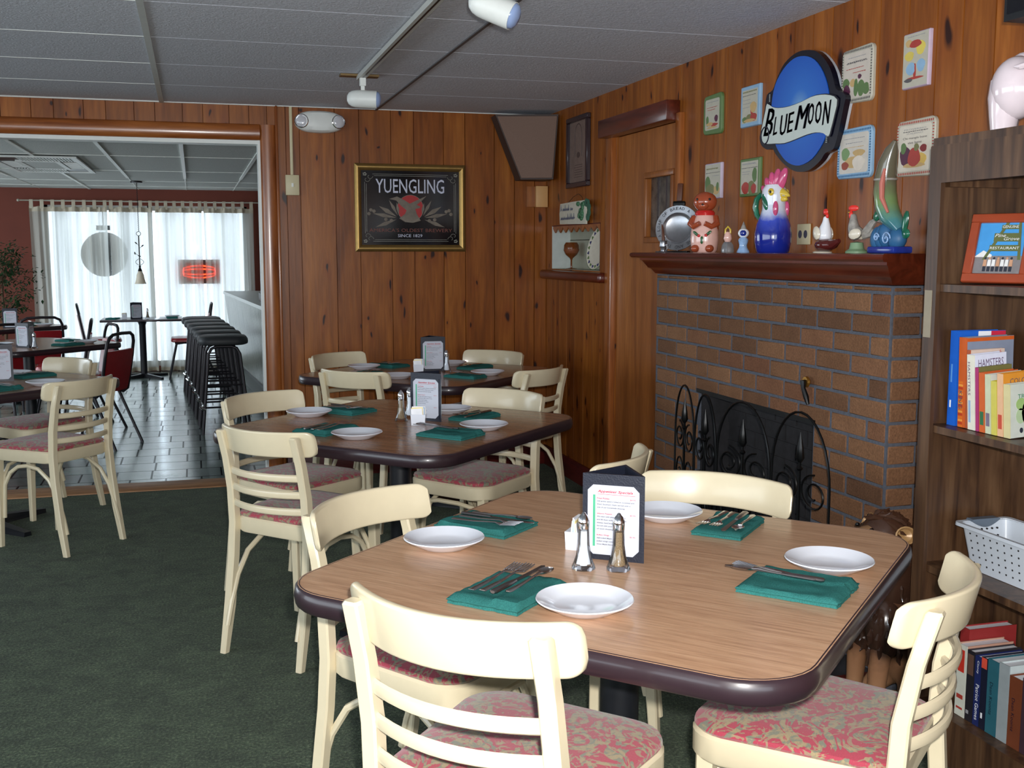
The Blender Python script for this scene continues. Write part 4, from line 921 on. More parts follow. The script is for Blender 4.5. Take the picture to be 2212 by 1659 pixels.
# ---- ceramic plaques
def plaque(yc, zc, w, h, style, label):
    z0 = zc-h/2; r = empty('ceramic_plaque', (XW, yc, z0), 0, label, 'wall plaque', 'ceramic plaques on the pine wall')
    rnd = random.Random(int(yc*1000)); wav = style['round']
    def ol(s, dx=0):
        P = rrect(w-s*2, h-s*2, .022 if wav else .003, 6, 0, h/2)
        if wav: P = [(x+.0025*math.sin(y*60+x*20), y+.0025*math.sin(x*70+y*15)) for x, y in P]
        return P
    m = MB(); m.use(style['border']); a = ol(0); b = ol(.003)
    m.rings([[(x, y, -.001) for x, y in a], [(x, y, .009) for x, y in a], [(x, y, .013) for x, y in b]], M=FR)
    m.build('tile', None, r)
    m = MB(); m.use(style.get('face', col(214, 212, 200)))
    bw_ = style.get('bw', .014); P = [(x*1, y) for x, y in rrect(w-bw_*2, h-bw_*2, .010 if wav else .001, 4, 0, h/2)]
    m.prism(P, .0131, .0138, FR)
    if 'dash' in style:
        m.use(style['dash']); nxx = int(w/.0095)
        for i in range(nxx):
            x = -w/2+.012+i*(w-.024)/(nxx-1)
            for y in (bw_*.55, h-bw_*.55): m.prism([(x-.0018, y-.0035), (x+.0018, y-.0035), (x+.0026, y+.0035), (x-.001, y+.0035)], .0135, .0145, FR)
        nyy = int(h/.0095)
        for i in range(1, nyy-1):
            y = .012+i*(h-.024)/(nyy-1)
            for x in (-w/2+bw_*.5, w/2-bw_*.5): m.prism([(x-.003, y-.0018), (x+.003, y-.0018), (x+.003, y+.0018), (x-.003, y+.0018)], .0135, .0145, FR)
    for tx, cx, cy, tw, thh, cc in style.get('text', ()):
        m.use(cc); m.text(tx, FR@T(cx-tw/2, cy, 0), .0147, width=tw, height=thh)
    for x0, y0, ww, cc in style.get('lines', ()):
        m.use(cc); x = x0
        while x < x0+ww:
            l_ = rnd.uniform(.004, .012); m.prism([(x, y0), (x+l_, y0+rnd.uniform(-.001, .001)), (x+l_, y0+.0022), (x, y0+.0022)], .0139, .0146, FR); x += l_+.003
    for bx_, by_, rx, ry, cc in style.get('blobs', ()):
        m.use(cc); P = [(bx_+rx*math.cos(2*PI*i/14)*(1+.12*math.sin(5*i+bx_*90)), by_+ry*math.sin(2*PI*i/14)) for i in range(14)]
        m.prism(P, .0139, .0146+rnd.random()*.0006, FR)
    m.build('painted_face', None, r, smooth=False)
    return r
cr = col(186, 182, 166); gn = col(92, 120, 70); og = col(120, 120, 76); rd = col(170, 60, 50); tn = col(196, 164, 110); dk = col(88, 84, 86); lb = col(140, 176, 206); db = col(40, 96, 140); pu = col(84, 36, 62); gy = col(150, 150, 154)
plaque(4.432, 2.011, .175, .172, dict(round=1, border=gn, face=cr, bw=.02, lines=((-.05, .138, .10, gy), (-.05, .115, .09, rd), (-.045, .105, .07, rd)), blobs=((-.045, .06, .012, .022, gn), (-.02, .045, .03, .008, tn), (.02, .04, .035, .007, rd), (.04, .065, .015, .015, pu), (0, .03, .05, .004, tn))), 'small cream plaque with a rippled green and red rim, farthest upper left')
plaque(4.094, 2.005, .158, .165, dict(round=0, border=lb, face=cr, bw=.016, lines=((-.06, .138, .11, og), (-.06, .141, .11, og), (-.06, .125, .11, dk), (-.055, .108, .06, gy), (-.055, .093, .07, gy), (-.055, .078, .05, gy)), blobs=((.03, .075, .025, .022, tn), (.02, .06, .012, .014, rd), (-.04, .03, .02, .012, gn), (0, .035, .03, .015, og), (.035, .035, .025, .016, rd), (.0, .025, .05, .006, tn))), 'plaque with a pale blue side and rustic scene, left of the oval beer sign')
plaque(4.415, 1.722, .155, .155, dict(round=0, border=col(190, 176, 196), face=cr, bw=.006, lines=((-.06, .128, .11, og), (-.06, .131, .11, og), (-.065, .112, .13, dk), (.0, .098, .06, gy)), blobs=((-.045, .06, .025, .04, gn), (-.02, .04, .04, .025, og), (.035, .035, .035, .018, tn), (.05, .05, .012, .02, gn))), 'plain-edged plaque with a green hillside, above the brown ceramic animal')
plaque(4.083, 1.717, .165, .155, dict(round=0, border=gn, face=cr, bw=.012, lines=((-.06, .13, .11, gy), (-.06, .133, .11, gy), (-.065, .115, .13, dk), (-.06, .1, .06, gy), (-.06, .09, .05, gy)), blobs=((.045, .085, .018, .03, gn), (-.03, .035, .03, .025, rd), (.02, .035, .03, .028, og), (.04, .03, .02, .02, rd))), 'green-edged plaque with an autumn scene, directly left of the rooster pitcher comb')
plaque(3.345, 2.017, .185, .185, dict(round=1, border=cr, face=col(206, 196, 184), bw=.016, dash=dk, lines=((-.05, .152, .10, gy), (-.06, .134, .12, dk), (-.055, .137, .11, dk), (-.06, .115, .10, rd), (-.02, .1, .07, rd)), blobs=((-.06, .07, .02, .017, gn), (-.055, .04, .02, .026, pu), (-.02, .068, .015, .014, tn), (.0, .05, .012, .03, gn), (.03, .045, .02, .028, gn), (.06, .04, .018, .02, gn), (.02, .085, .01, .008, pu))), 'cream plaque with a dark dashed rim and grapes, right of the beer sign')
plaque(3.026, 2.016, .130, .172, dict(round=0, border=col(196, 176, 196), face=cr, bw=.004, lines=((-.04, .158, .08, gy),), blobs=((-.035, .14, .015, .012, tn), (.0, .135, .03, .012, rd), (.025, .12, .022, .022, col(220, 200, 90)), (.025, .118, .01, .012, dk), (-.03, .10, .022, .015, col(210, 190, 90)), (-.02, .06, .022, .02, lb), (.03, .065, .02, .02, lb), (.0, .05, .006, .025, rd), (.0, .03, .045, .004, rd), (-.03, .025, .02, .006, dk))), 'narrow rectangular plaque painted in bright patches, highest and farthest right')
plaque(3.343, 1.753, .205, .172, dict(round=1, border=lb, face=col(206, 200, 190), bw=.018, dash=db, lines=((-.06, .135, .12, gy), (-.05, .12, .1, gy), (-.05, .105, .1, tn)), blobs=((-.05, .085, .024, .022, col(120, 150, 100)), (.0, .055, .06, .02, tn), (.03, .05, .035, .026, col(220, 210, 196)), (-.05, .045, .022, .014, col(150, 70, 50)), (.03, .085, .035, .012, tn))), 'plaque with a blue dashed rim and bread, left of the green fish bottle')
plaque(3.010, 1.742, .195, .178, dict(round=1, border=cr, face=col(212, 204, 188), bw=.017, dash=rd, text=(('PROVERBIO', 0, .145, .11, .005, gy), ('ITALIANO', 0, .132, .08, .005, gy), ('Chi mangia bene', 0, .115, .12, .009, dk), ('vive bene', 0, .102, .07, .008, dk)), lines=((-.06, .140, .12, dk),), blobs=((-.045, .065, .028, .03, pu), (-.055, .09, .014, .018, gn), (.0, .06, .032, .03, rd), (.03, .05, .03, .022, col(214, 180, 90)), (.0, .035, .055, .008, tn), (.045, .085, .016, .012, col(130, 40, 40)), (.01, .09, .012, .012, og))), 'plaque with a red dashed rim and bright fruit, right of the green fish bottle')
# ---- dark framed picture
pf = empty('framed_picture', (XW, 6.18, 1.79), 0, 'tall dark framed brownish print on the right wall beside the corner speaker', 'picture')
m = MB(); w, h = .37, .415
for (a, b, c, d_) in ((-w/2, w/2, 0, .03), (-w/2, w/2, h-.03, h), (-w/2, -w/2+.03, .03, h-.03), (w/2-.03, w/2, .03, h-.03)): m.rbox(a, b, c, d_, .0, .026, .004, 1, FR)
m.build('frame', 'edge_band', pf)
m = MB(); m.prism([(-w/2+.02, .02), (w/2-.02, .02), (w/2-.02, h-.02), (-w/2+.02, h-.02)], .004, .010, FR); pp = m.build('print', 'picture_grey', pf, smooth=False)
m = MB(); pts = [(.06*math.cos(a)*1, .30+.07*math.sin(a), .0108) for a in [PI*i/14 for i in range(15)]]; pts = [(-.06, .18, .0108)]+pts[::-1]+[(.06, .18, .0108)]
m.tube(pts, .0025, 4, M=FR); m.ell((0, .19, .0105), (.03, .018, .001), 10, 4, FR)
for i in range(6): m.prism([(-.07+.01*(i % 2), .06+.014*i), (.07, .06+.014*i), (.07, .063+.014*i), (-.07+.01*(i % 2), .063+.014*i)], .0102, .0108, FR)
m.build('engraving', 'picture_ink', pp, smooth=False)
# ---- hanging sign over the niche
hs = empty('hanging_sign', (XW-.02, 6.12, 1.578), 0, 'white handwritten wooden sign with green grapes hanging over the wall niche', 'sign')
m = MB(); P = [(-.33, .0), (-.1, -.004), (.13, -.008), (.135, .04), (.12, .13), (-.1, .128), (-.325, .124), (-.34, .06)]; m.prism(P, .0, .012, FR); bd = m.build('board', col(214, 212, 196), hs, smooth=False)
m = MB(); m.use('ink_dark')
None
rnd = random.Random(3)
for y0 in (.078, .024):
    x = -.31
    while x < -.07:
        w_ = rnd.uniform(.012, .022); hh_ = rnd.choice((.016, .018, .036)); m.tube([(x, y0, .0125), (x+w_*.4, y0+hh_, .0125), (x+w_*.6, y0+.002, .0125), (x+w_, y0+.012, .0125)], .0022, 4, M=FR); x += w_+(.02 if rnd.random() < .2 else .004)
m.build('lettering', None, bd, smooth=False)
m = MB()
for i in range(26):
    rnd = random.Random(i); y = rnd.uniform(0.015, .115); m.ell((.06+rnd.uniform(-.05, .05)*(.4+y*6), y, .016), (.014, .014, .010), 8, 6, FR)
m.build('grape_cluster', 'grape_green', hs)
m = MB()
for a in (20, 60, 100, -20, -60): m.ell((.16+.04*math.cos(R(a)), .07+.045*math.sin(R(a)), .016), (.032, .026, .004), 8, 5, FR)
m.build('vine_leaf', col(52, 104, 84), hs)
m = MB(); m.tube([(-.20, .124, .006), (-.10, .158, .004), (-.02, .172, .003), (.04, .155, .004), (.08, .128, .006)], .0015, 5, M=FR); m.build('wire_hanger', 'wire', hs)
# ---- niche contents
gb = empty('goblet', (XW+.035, 6.42, NZ0+.0015), 0, 'amber glass goblet standing in the wall niche', 'goblet')
m = MB(); m.lathe([(0, 0), (.036, 0), (.034, .004), (.006, .010), (.005, .055), (.010, .068), (.036, .09), (.048, .118), (.046, .148), (.036, .165), (.034, .165), (.044, .148), (.045, .118), (.033, .093), (0, .072)], 24); m.build('bowl_and_stem', 'glass_amber', gb)
m = MB(); m.lathe([(.0346, .14), (.0462, .138), (.0485, .118), (.040, .098), (.030, .09), (.0, .086), (.0, .0861), (.031, .091), (.0405, .1)], 20); m.build('painted_band', col(130, 74, 44), gb)
dp = empty('display_plate', (XW+.045, 6.03, NZ0+.0015), R(14), 'pale oval dish with a green and blue leafy rim leaning in the wall niche', 'plate')
M = FR@Matrix.Rotation(R(-14), 4, 'X')@Matrix.Scale(1.26, 4, (0, 1, 0)); rr = .105
m = MB(); m.lathe([(0, .0), (.07, .0), (.078, .003), (rr-.002, .012), (rr, .015), (rr-.002, .017), (.078, .007), (.07, .005), (0, .005)], 40, M=M@T(0, rr, 0)); m.build('dish', col(206, 200, 184), dp)
m = MB()
for i in range(22):
    a = 2*PI*i/22; m.use(gn if i % 2 else col(58, 62, 110)); c_ = Vector((.090*math.cos(a), rr+.090*math.sin(a), .0135))
    m.prism([(c_.x+.012*math.cos(a+.0), c_.y+.012*math.sin(a)), (c_.x+.010*math.cos(a+2.1), c_.y+.010*math.sin(a+2.1)), (c_.x+.010*math.cos(a-2.1), c_.y+.010*math.sin(a-2.1))], .0125, .0152, M)
m.tube([((rr-.0005)*math.cos(2*PI*i/40), rr+(rr-.0005)*math.sin(2*PI*i/40), .0155) for i in range(40)], .0016, 5, loop=True, M=M)
m.build('leaf_rim', None, dp, smooth=False)

# ---- speaker in the corner (front face turned 45 degrees to the room)
spk = empty('corner_speaker', (2.03, 6.63, 1.86), 0, 'brown wedge-shaped speaker high in the corner where the two pine walls meet', 'speaker')
tl = Vector((-.20, .02, .395)); tr_ = Vector((.172, -.10, .395)); bl = Vector((-.035, .02, 0)); br_ = Vector((.150, -.07, 0))
bk = [Vector((-.19, .165, .395)), Vector((.172, .165, .395)), Vector((-.03, .16, .0)), Vector((.165, .16, .0))]
nf = (tr_-tl).cross(bl-tl).normalized()
if nf.y > 0: nf = -nf
m = MB(); m.add([tl, tr_, bl, br_]+bk, [(0, 1, 3, 2), (4, 6, 7, 5), (0, 4, 5, 1), (2, 3, 7, 6), (0, 2, 6, 4), (1, 5, 7, 3)]); m.build('cabinet', 'speaker_edge', spk, smooth=False)
c_ = (tl+tr_+bl+br_)/4; q = [c_+(p-c_)*.955+nf*.001 for p in (tl, tr_, br_, bl)]; q2 = [c_+(p-c_)*.945+nf*.012 for p in (tl, tr_, br_, bl)]
m = MB(); m.add(q+q2, [(0, 1, 2, 3), (4, 7, 6, 5), (0, 4, 5, 1), (1, 5, 6, 2), (2, 6, 7, 3), (3, 7, 4, 0)]); m.build('grille_cloth', 'speaker_cloth', spk, smooth=False)
# volume box
vb = empty('junction_box', (2.165, YB, 1.695), 0, 'tan plastic box on a pine block below the corner speaker', 'electrical box')
m = MB(); m.rbox(-.030, .050, .0, .135, .022, .045, .003, 2, FB); m.build('cover', 'tan_plastic', vb)
m = MB(); m.box(-.085, .040, .002, .132, .002, .022, FB); m.build('mounting_block', 'door_wood', vb, smooth=False)

# ---- brewery mirror
pm = empty('brewery_mirror', (1.320, YB+.001, 1.410), 0, 'gold framed black YUENGLING brewery mirror on the back wall', 'mirror')
W_, H_ = .706, .542
m = MB(); fw = .042
def bar(p0, p1, q1, q0): 
    # mitred moulding with rounded profile
    n = 6; rs = []
    for a, b in ((p0, q0), (p1, q1)):
        a = Vector(a); b = Vector(b); rs.append([(a.x, a.y, 0)]+[(a.x+(b.x-a.x)*i/n, a.y+(b.y-a.y)*i/n, .012+.018*math.sin(PI*(.15+.8*i/n))) for i in range(n+1)]+[(b.x, b.y, 0)])
    m.rings(rs, M=FB)
o = [(-W_/2, 0), (W_/2, 0), (W_/2, H_), (-W_/2, H_)]; i_ = [(-W_/2+fw, fw), (W_/2-fw, fw), (W_/2-fw, H_-fw), (-W_/2+fw, H_-fw)]
for k in range(4): bar(o[k], o[(k+1) % 4], i_[(k+1) % 4], i_[k])
m.build('frame', 'gold', pm)
m = MB(); m.prism(i_, .004, .014, FB); gl = m.build('mirror_face', 'poster_black', pm, smooth=False)
m = MB(); m.use('poster_white')
iw, ih = W_-2*fw, H_-2*fw; ox, oy = -iw/2, fw
X_ = lambda u: ox+u*iw; Y_ = lambda v: oy+v*ih
for (t_, u0, v0, w_, h_, c_, b_) in (('YUENGLING', .145, .70, .70, .19, 'poster_white', .004), ("AMERICA'S OLDEST BREWERY", .075, .175, .85, .048, 'poster_rust', .0), ('SINCE 1829', .365, .105, .25, .04, 'poster_white', 0)):
    m.use(c_); m.text(t_, FB@T(X_(u0), Y_(v0), 0), .0148, width=w_*iw, height=h_*ih, bold=b_)
m.use('poster_red'); m.prism([(X_(.495)+.082*math.cos(2*PI*i/32), Y_(.495)+.082*math.sin(2*PI*i/32)) for i in range(32)], .0141, .0146, FB)
m.use('poster_line'); m.tube([(X_(.495)+.083*math.cos(2*PI*i/36), Y_(.495)+.083*math.sin(2*PI*i/36), .0147) for i in range(36)], .0012, 4, loop=True, M=FB)
for dd in (.022, .032):
    for (a, b) in (((dd+.05, dd), (iw-dd-.05, dd)), ((dd+.05, ih-dd), (iw-dd-.05, ih-dd)), ((dd, dd+.05), (dd, ih-dd-.05)), ((iw-dd, dd+.05), (iw-dd, ih-dd-.05))):
        t_ = .0009; m.prism([(ox+a[0]-t_, oy+a[1]-t_), (ox+b[0]+t_, oy+a[1]-t_ if a[1] == b[1] else oy+a[1]-t_), (ox+b[0]+t_, oy+b[1]+t_), (ox+a[0]-t_, oy+b[1]+t_)], .0141, .0147, FB)
for cx_, cy_, sx, sy in ((.035, .035, 1, 1), (iw-.035, .035, -1, 1), (.035, ih-.035, 1, -1), (iw-.035, ih-.035, -1, -1)):
    for a in (0, 90): 
        p = []
        for i in range(12): q = i/11*4.2; r_ = .022*(1-i/14); p.append((ox+cx_+sx*((.018 if a == 0 else 0)+r_*math.cos(q)), oy+cy_+sy*((.018 if a else 0)+r_*math.sin(q)), .0146))
        m.tube(p, .0012, 4, M=FB)
    for a in range(5): m.ell((ox+cx_-sx*.012+.008*math.cos(a*1.3), oy+cy_-sy*.012+.008*math.sin(a*1.3), .0146), (.006, .003, .0008), 8, 4, FB)
m.use('poster_grey')
eg = [(.28, .62), (.36, .655), (.43, .61), (.49, .56), (.55, .60), (.66, .665), (.62, .61), (.56, .545), (.60, .52), (.585, .50), (.545, .49), (.56, .42), (.60, .33), (.52, .30), (.44, .31), (.38, .36), (.44, .42), (.455, .47), (.40, .53), (.35, .60)]
m.prism([(X_(u), Y_(v)) for u, v in eg], .0147, .0153, FB)
for sx in (-1, 1):
    for k, (a, l_, w_) in enumerate(((150, .15, .014), (120, .13, .010), (170, .17, .012), (200, .16, .012), (100, .10, .009))):
        a0 = R(a if sx < 0 else 180-a); c0_ = Vector((X_(.495)+sx*.07, Y_(.36), .0147))
        d_ = Vector((math.cos(a0), math.sin(a0), 0)); n_ = Vector((-d_.y, d_.x, 0))
        P = [c0_+d_*.02, c0_+d_*(l_*.6)+n_*w_, c0_+d_*l_, c0_+d_*(l_*.6)-n_*w_]; m.prism([(p.x, p.y) for p in P], .0143, .0149+k*.0001, FB)
    for (u, v) in ((.30, .33), (.245, .345), (.42, .42), (.37, .455), (.40, .47)):
        uu = .495+sx*abs(.495-u)*(1 if v < .4 else 3.0 if False else 1); cx_ = X_(.495+sx*(u if v > .4 else (.495-u))); m.ell((cx_, Y_(v), .0146), (.011, .011, .001), 12, 4, FB)
m.build('printed_design', None, gl, smooth=False)

# ---- emergency light
el = empty('emergency_light', (.760, YB, 2.190), 0, 'white oval twin-head emergency light on the back wall under the ceiling', 'emergency light')
m = MB(); rs = []
for t_, o_ in ((.0, .97), (.03, 1.0), (.055, .95), (.07, .80), (.076, .5)):
    rs.append([(.15*o_*math.copysign(abs(math.cos(a))**.75, math.cos(a)), .066*o_*math.copysign(abs(math.sin(a))**.9, math.sin(a)), t_) for a in [2*PI*i/40 for i in range(40)]])
m.rings(rs, M=FB@T(0, 0, .001)); m.build('housing', 'white_paint', el)
for sx in (-1, 1):
    M_ = FB@T(sx*.100, 0, 0)@Matrix.Rotation(R(sx*9), 4, 'Y')
    m = MB(); m.lathe([(0, .060), (.040, .060), (.042, .072), (.037, .075), (.034, .070), (.0, .064)], 24, M=M_); hd = m.build('lamp_head', 'chrome', el)
    m = MB(); m.ell((0, 0, 0), (.033, .033, .007), 16, 6, M_@T(0, 0, .070)); m.build('lens', 'lens_clear', hd)
cdt = empty('light_conduit', (.590, YB, 1.75), 0, 'cream surface conduit running from the ceiling to a switch plate beside the doorway', 'conduit')
m = MB(); m.rbox(-.009, .009, .118, CEIL-1.75-.002, .0, .014, .003, 2, FB); m.build('conduit', 'beige_plastic', cdt)
m = MB(); m.rbox(-.041, .041, .0, .122, .0, .03, .004, 2, FB); sb = m.build('switch_box', 'beige_plastic', cdt)
m = MB(); m.box(-.006, .006, .05, .072, .03, .036, FB); m.build('switch_toggle', 'white_paint', sb, smooth=False)
# outlet on the right wall
ot = empty('wall_outlet', (XW-.001, 3.665, 1.440), 0, 'beige duplex wall outlet on the pine just right of the rooster pitcher', 'outlet')
m = MB(); m.rbox(-.042, .046, .0, .078, .0, .008, .003, 2, FR); pl_ = m.build('cover_plate', 'beige_plastic', ot)
m = MB()
for x in (-.018, .02): m.ell((x, .039, .008), (.013, .016, .003), 14, 5, FR)
m.build('socket', 'ink_grey', pl_)

# ---- track lights
tk = empty('light_track', (.82, 4.0, CEIL-.006), 0, 'long white ceiling track for spotlights running towards the back wall', 'light track')
m = MB(); m.box(-.018, .018, -3.0, 1.50, -.022, 0); m.build('rail', 'track_paint', tk, smooth=False)
m = MB(); m.box(-.004, .004, -2.99, 1.47, -.0225, -.0215); m.box(.018, .019, -2.99, 1.49, -.02, -.001); m.build('slot', 'iron', tk, smooth=False)
m = MB(); m.box(-.10, .09, 1.47, 1.53, -.0055, .0045); m.build('ceiling_plate', 'gold_dark', tk, smooth=False)
def spot(loc, ax, nm, label):
    r = empty('spotlight', loc, 0, label, 'spotlight', 'white track spotlights')
    D = Vector(ax).normalized(); zc = -.100
    m = MB(); m.box(-.014, .014, -.014, .014, -.038, -.0005); m.box(-.009, .009, -.005, .005, -.085, -.03); m.ell((0, 0, -.07), (.010, .008, .012), 10, 6); m.build('stem', 'white_paint', r)
    Q = D.to_track_quat('Z', 'Y').to_matrix().to_4x4(); M = T(0, 0, zc)@Q
    m = MB(); m.lathe([(0, -.078), (.015, -.076), (.028, -.068), (.037, -.054), (.0415, -.035), (.0425, -.015), (.0425, .068), (.040, .068), (.040, -.01)], 28, M=M); m.build('lamp_shade', 'white_paint', r)
    m = MB(); m.lathe([(.0398, .045), (.0398, .066), (.035, .078), (.022, .086), (0, .089)], 24, M=M); m.build('bulb', 'bulb_glass', r)
spot((.82, 5.42, CEIL-.028), (1, -.25, -.04), 0, 'far white bullet spotlight at the end of the track, pointing right'); spot((.90, 3.30, CEIL-.028), (1, -.55, -.50), 1, 'near white bullet spotlight at the top of the picture, tilted down to the right')

# ------------------------------------------------------------------ bookcase
bk_ = empty('bookcase', (2.09, 2.0, 0), 0, 'tall walnut-look bookcase at the right edge, open towards the tables', 'bookcase')
bx0, bx1, by0, by1 = 1.955-2.09, 2.218-2.09, 1.45-2.0, 2.575-2.0
def bb(name, x0, x1, y0, y1, z0, z1):
    m = MB(); m.box(x0, x1, y0, y1, z0, z1); return m.build(name, 'walnut', bk_, smooth=False)
bb('side_panel', bx0, bx1, by1-.02, by1, 0, 1.70); bb('side_panel', bx0, bx1, by0, by0+.02, 0, 1.70)
bb('back_panel', bx1-.008, bx1, by0+.02, by1-.02, .05, 1.70); bb('top_panel', bx0-.004, bx1, by0-.004, by1+.004, 1.70, 1.722)
bb('front_frame', bx0-.012, bx0, by1-.045, by1+.004, 0, 1.70)
bb('header_board', bx0-.012, bx0, by0, by1-.045, 1.60, 1.70)
SZ = [.135, .54, .937, 1.327]
for z in SZ: bb('shelf', bx0+.001, bx1-.008, by0+.02, by1-.02, z-.02, z)
bb('kick_board', bx0+.001, bx0+.012, by0+.02, by1-.02, 0.0, .115)
bb('inner_cornice', bx0+.02, bx1-.01, by1-.04, by1-.02, 1.59, 1.70)
m = MB(); m.box(bx0-.0135, bx0-.0115, by1-.03, by1-.0, 1.18, 1.31); m.build('chipped_veneer', col(150, 140, 120), bk_, smooth=False)

# books: cover faces the viewer (-y), spine faces the room (-x)
def book(x, y, z, w, h, th, cover, spine, lean, label, group, deco=None, leanx=0, pages=True):
    r = empty('book', (x, y, z), 0, label, 'book', group); Mt = Matrix.Rotation(R(lean), 4, 'X')@Matrix.Rotation(R(leanx), 4, 'Y')
    m = MB(); m.use(cover); m.box(.0, w, 0, .0025, 0, h, Mt); m.box(.0, w, th-.0025, th, 0, h, Mt); m.use(spine); m.box(-.0025, 0, 0, th, 0, h, Mt); mc_ = m
    m = MB(); m.box(.0, w-.004, .0025, th-.0025, .004, h-.004, Mt); m.build('pages', 'paper', r, smooth=False)
    if deco:
        m = mc_; FC = Mt@Matrix(((1, 0, 0, 0), (0, 0, -1, 0), (0, 1, 0, 0), (0, 0, 0, 1)))    # on the cover: right=+x, up=z, out=-y
        FS = Mt@Matrix(((0, 0, -1, -.0025), (-1, 0, 0, th), (0, 1, 0, 0), (0, 0, 0, 1)))           # on the spine
        deco(m, FC, FS, w, h, th)
    mc_.build('cover', None, r, smooth=False)
    return r
def rect(m, F, x0, x1, y0, y1, c, o=.0006): m.use(c); m.prism([(x0, y0), (x1, y0), (x1, y1), (x0, y1)], .0001, o, F)
gb_ = 'books standing on the middle shelf'; zS = SZ[2]+.0008; yy = 2.535
fl_ = col(200, 90, 30); bl_ = col(24, 96, 200)
def d1(m, C_, S_, w, h, t): rect(m, C_, 0, w*.40, h-.017, h-.001, bl_); rect(m, C_, w*.40, w*.68, h-.017, h-.001, 'paper'); rect(m, C_, w*.68, w, h-.017, h-.001, col(206, 40, 70)); rect(m, S_, .008, .014, .05, .07, 'paper'); rect(m, S_, .008, .014, .12, .17, col(90, 150, 220))
def d2(m, C_, S_, w, h, t):
    rect(m, C_, 0, w, h-.011, h-.001, fl_); rect(m, C_, .002, w-.001, .01, h-.012, col(132, 140, 160)); m.use('ink_dark'); m.text('DAVID', C_@T(w*.52, h-.052, 0), .0012, width=.036, height=.013)
    for i in range(16): rect(m, S_, .002, .019, i*.008, i*.008+.006, col(*((214, 110, 30), (180, 60, 24), (230, 150, 60))[i % 3]))
    m.use('ink_dark'); m.text('KING', S_@T(.004, .10, 0)@Matrix.Rotation(-PI/2, 4, 'Z'), .0012, width=.05, height=.013)
def d3(m, C_, S_, w, h, t): rect(m, C_, 0, w, h-.013, h-.001, col(214, 190, 176)); m.use('ink_red'); m.text('6', C_@T(w-.018, h-.011, 0), .0012, height=.008, width=.007)
def d4(m, C_, S_, w, h, t): m.use(col(104, 78, 110)); m.text('HAMSTERS', C_@T(.010, h-.034, 0), .0012, width=w-.02, height=.021); m.text('HAMSTERS', S_@T(.004, h-.02, 0)@Matrix.Rotation(-PI/2, 4, 'Z'), .0012, width=.09, height=.009); rect(m, S_, .004, .012, .02, .08, col(150, 176, 206))
def dN(m, C_, S_, w, h, t):
    m.use('ink_dark'); m.text('IN', C_@T(w*.32, h-.05, 0), .0012, width=.02, height=.016)
    for (x, z_, s_) in ((.35, .62, .012), (.3, .42, .006), (.55, .48, .006), (.5, .32, .009), (.6, .12, .014)):
        cx_, cy_ = w*x, h*z_; P = [(cx_+s_*math.cos(2*PI*i/10)*.9, cy_+s_*.5*math.sin(2*PI*i/10)+s_*.5*math.cos(2*PI*i/10)) for i in range(10)]; m.use('photo_dark'); m.prism(P, .0002, .0012, C_)
        m.tube([(cx_-s_, cy_-s_*.8, .001), (cx_+s_, cy_+s_*.9, .001)], .0007, 4, M=C_)
def dT(m, C_, S_, w, h, t):
    m.use(col(50, 120, 84)); m.text('TROPIC', C_@T(w*.2, h-.038, 0), .0012, width=.06, height=.011)
    for (x, z_, a, b, c_) in ((.62, .45, .034, .045, col(150, 88, 60)), (.3, .62, .016, .016, col(150, 180, 110)), (.28, .4, .014, .02, col(170, 190, 150)), (.5, .66, .014, .008, col(130, 160, 100)), (.3, .13, .005, .007, 'photo_dark')):
        m.use(c_); m.prism([(w*x+a*math.cos(2*PI*i/16), h*z_+b*math.sin(2*PI*i/16)) for i in range(16)], .0002, .0010, C_)
def dG(c_, tx=None):
    def f(m, C_, S_, w, h, t):
        rect(m, S_, .003, t-.003, .02, h*.35, c_)
        if tx: m.use('ink_dark'); m.text(tx, C_@T(.02, h-.028, 0), .0012, width=w-.05, height=.014)
    return f
bs_ = [(.150, .262, .024, bl_, bl_, d1, 'tall blue book with a red white and blue cover strip, farthest left'), (.150, .246, .021, col(130, 138, 158), fl_, d2, 'book with a flame coloured spine and grey-blue DAVID cover'),
       (.108, .214, .008, col(206, 180, 166), col(170, 80, 40), d3, 'thin cream topped book just behind the white HAMSTERS book'), (.100, .204, .020, col(216, 218, 236), col(224, 222, 206), d4, 'white HAMSTERS book leaning left'),
       (.105, .172, .008, col(112, 108, 60), col(170, 50, 110), None, 'olive book with a magenta spine'), (.105, .160, .014, col(206, 98, 44), col(206, 98, 44), dG(col(50, 110, 70)), 'orange book with a green band on its spine'),
       (.110, .158, .014, col(206, 208, 200), col(200, 206, 176), dG(col(120, 110, 130), 'BUGS'), 'pale speckled book between the orange and the yellow one'), (.105, .143, .014, col(210, 196, 36), col(206, 196, 90), dN, 'bright yellow insect book with black beetles'),
       (.110, .165, .014, col(214, 140, 44), col(226, 180, 140), dG(col(196, 80, 60), 'COLOR'), 'orange book with a peach spine behind the tropical one'), (.110, .140, .016, col(196, 200, 190), col(210, 200, 150), dT, 'grey-green TROPIC book with a brown fruit on its cover')]
for i, (w, h, th_, cv, spn, de, lb_) in enumerate(bs_):
    th_ *= 1.38; yy -= th_+.0035; ln_ = 0 if i < 1 else (-1.5 if i < 2 else -3)
    book(2.002 if i < 3 else 1.998, yy-(.0 if i < 1 else .008), zS+.0012*(i > 0), w, h, th_, cv, spn, 0, lb_, gb_, de, (0 if i < 1 else (-1.6 if i < 3 else -4)))
fb_ = book(2.03, 2.18, zS+.001, .14, .095, .016, col(206, 220, 230), col(206, 220, 230), 90, 'white book lying flat at the right end of the middle shelf', gb_); fb_.location.z = zS+.0185; fb_.rotation_euler.x = 0
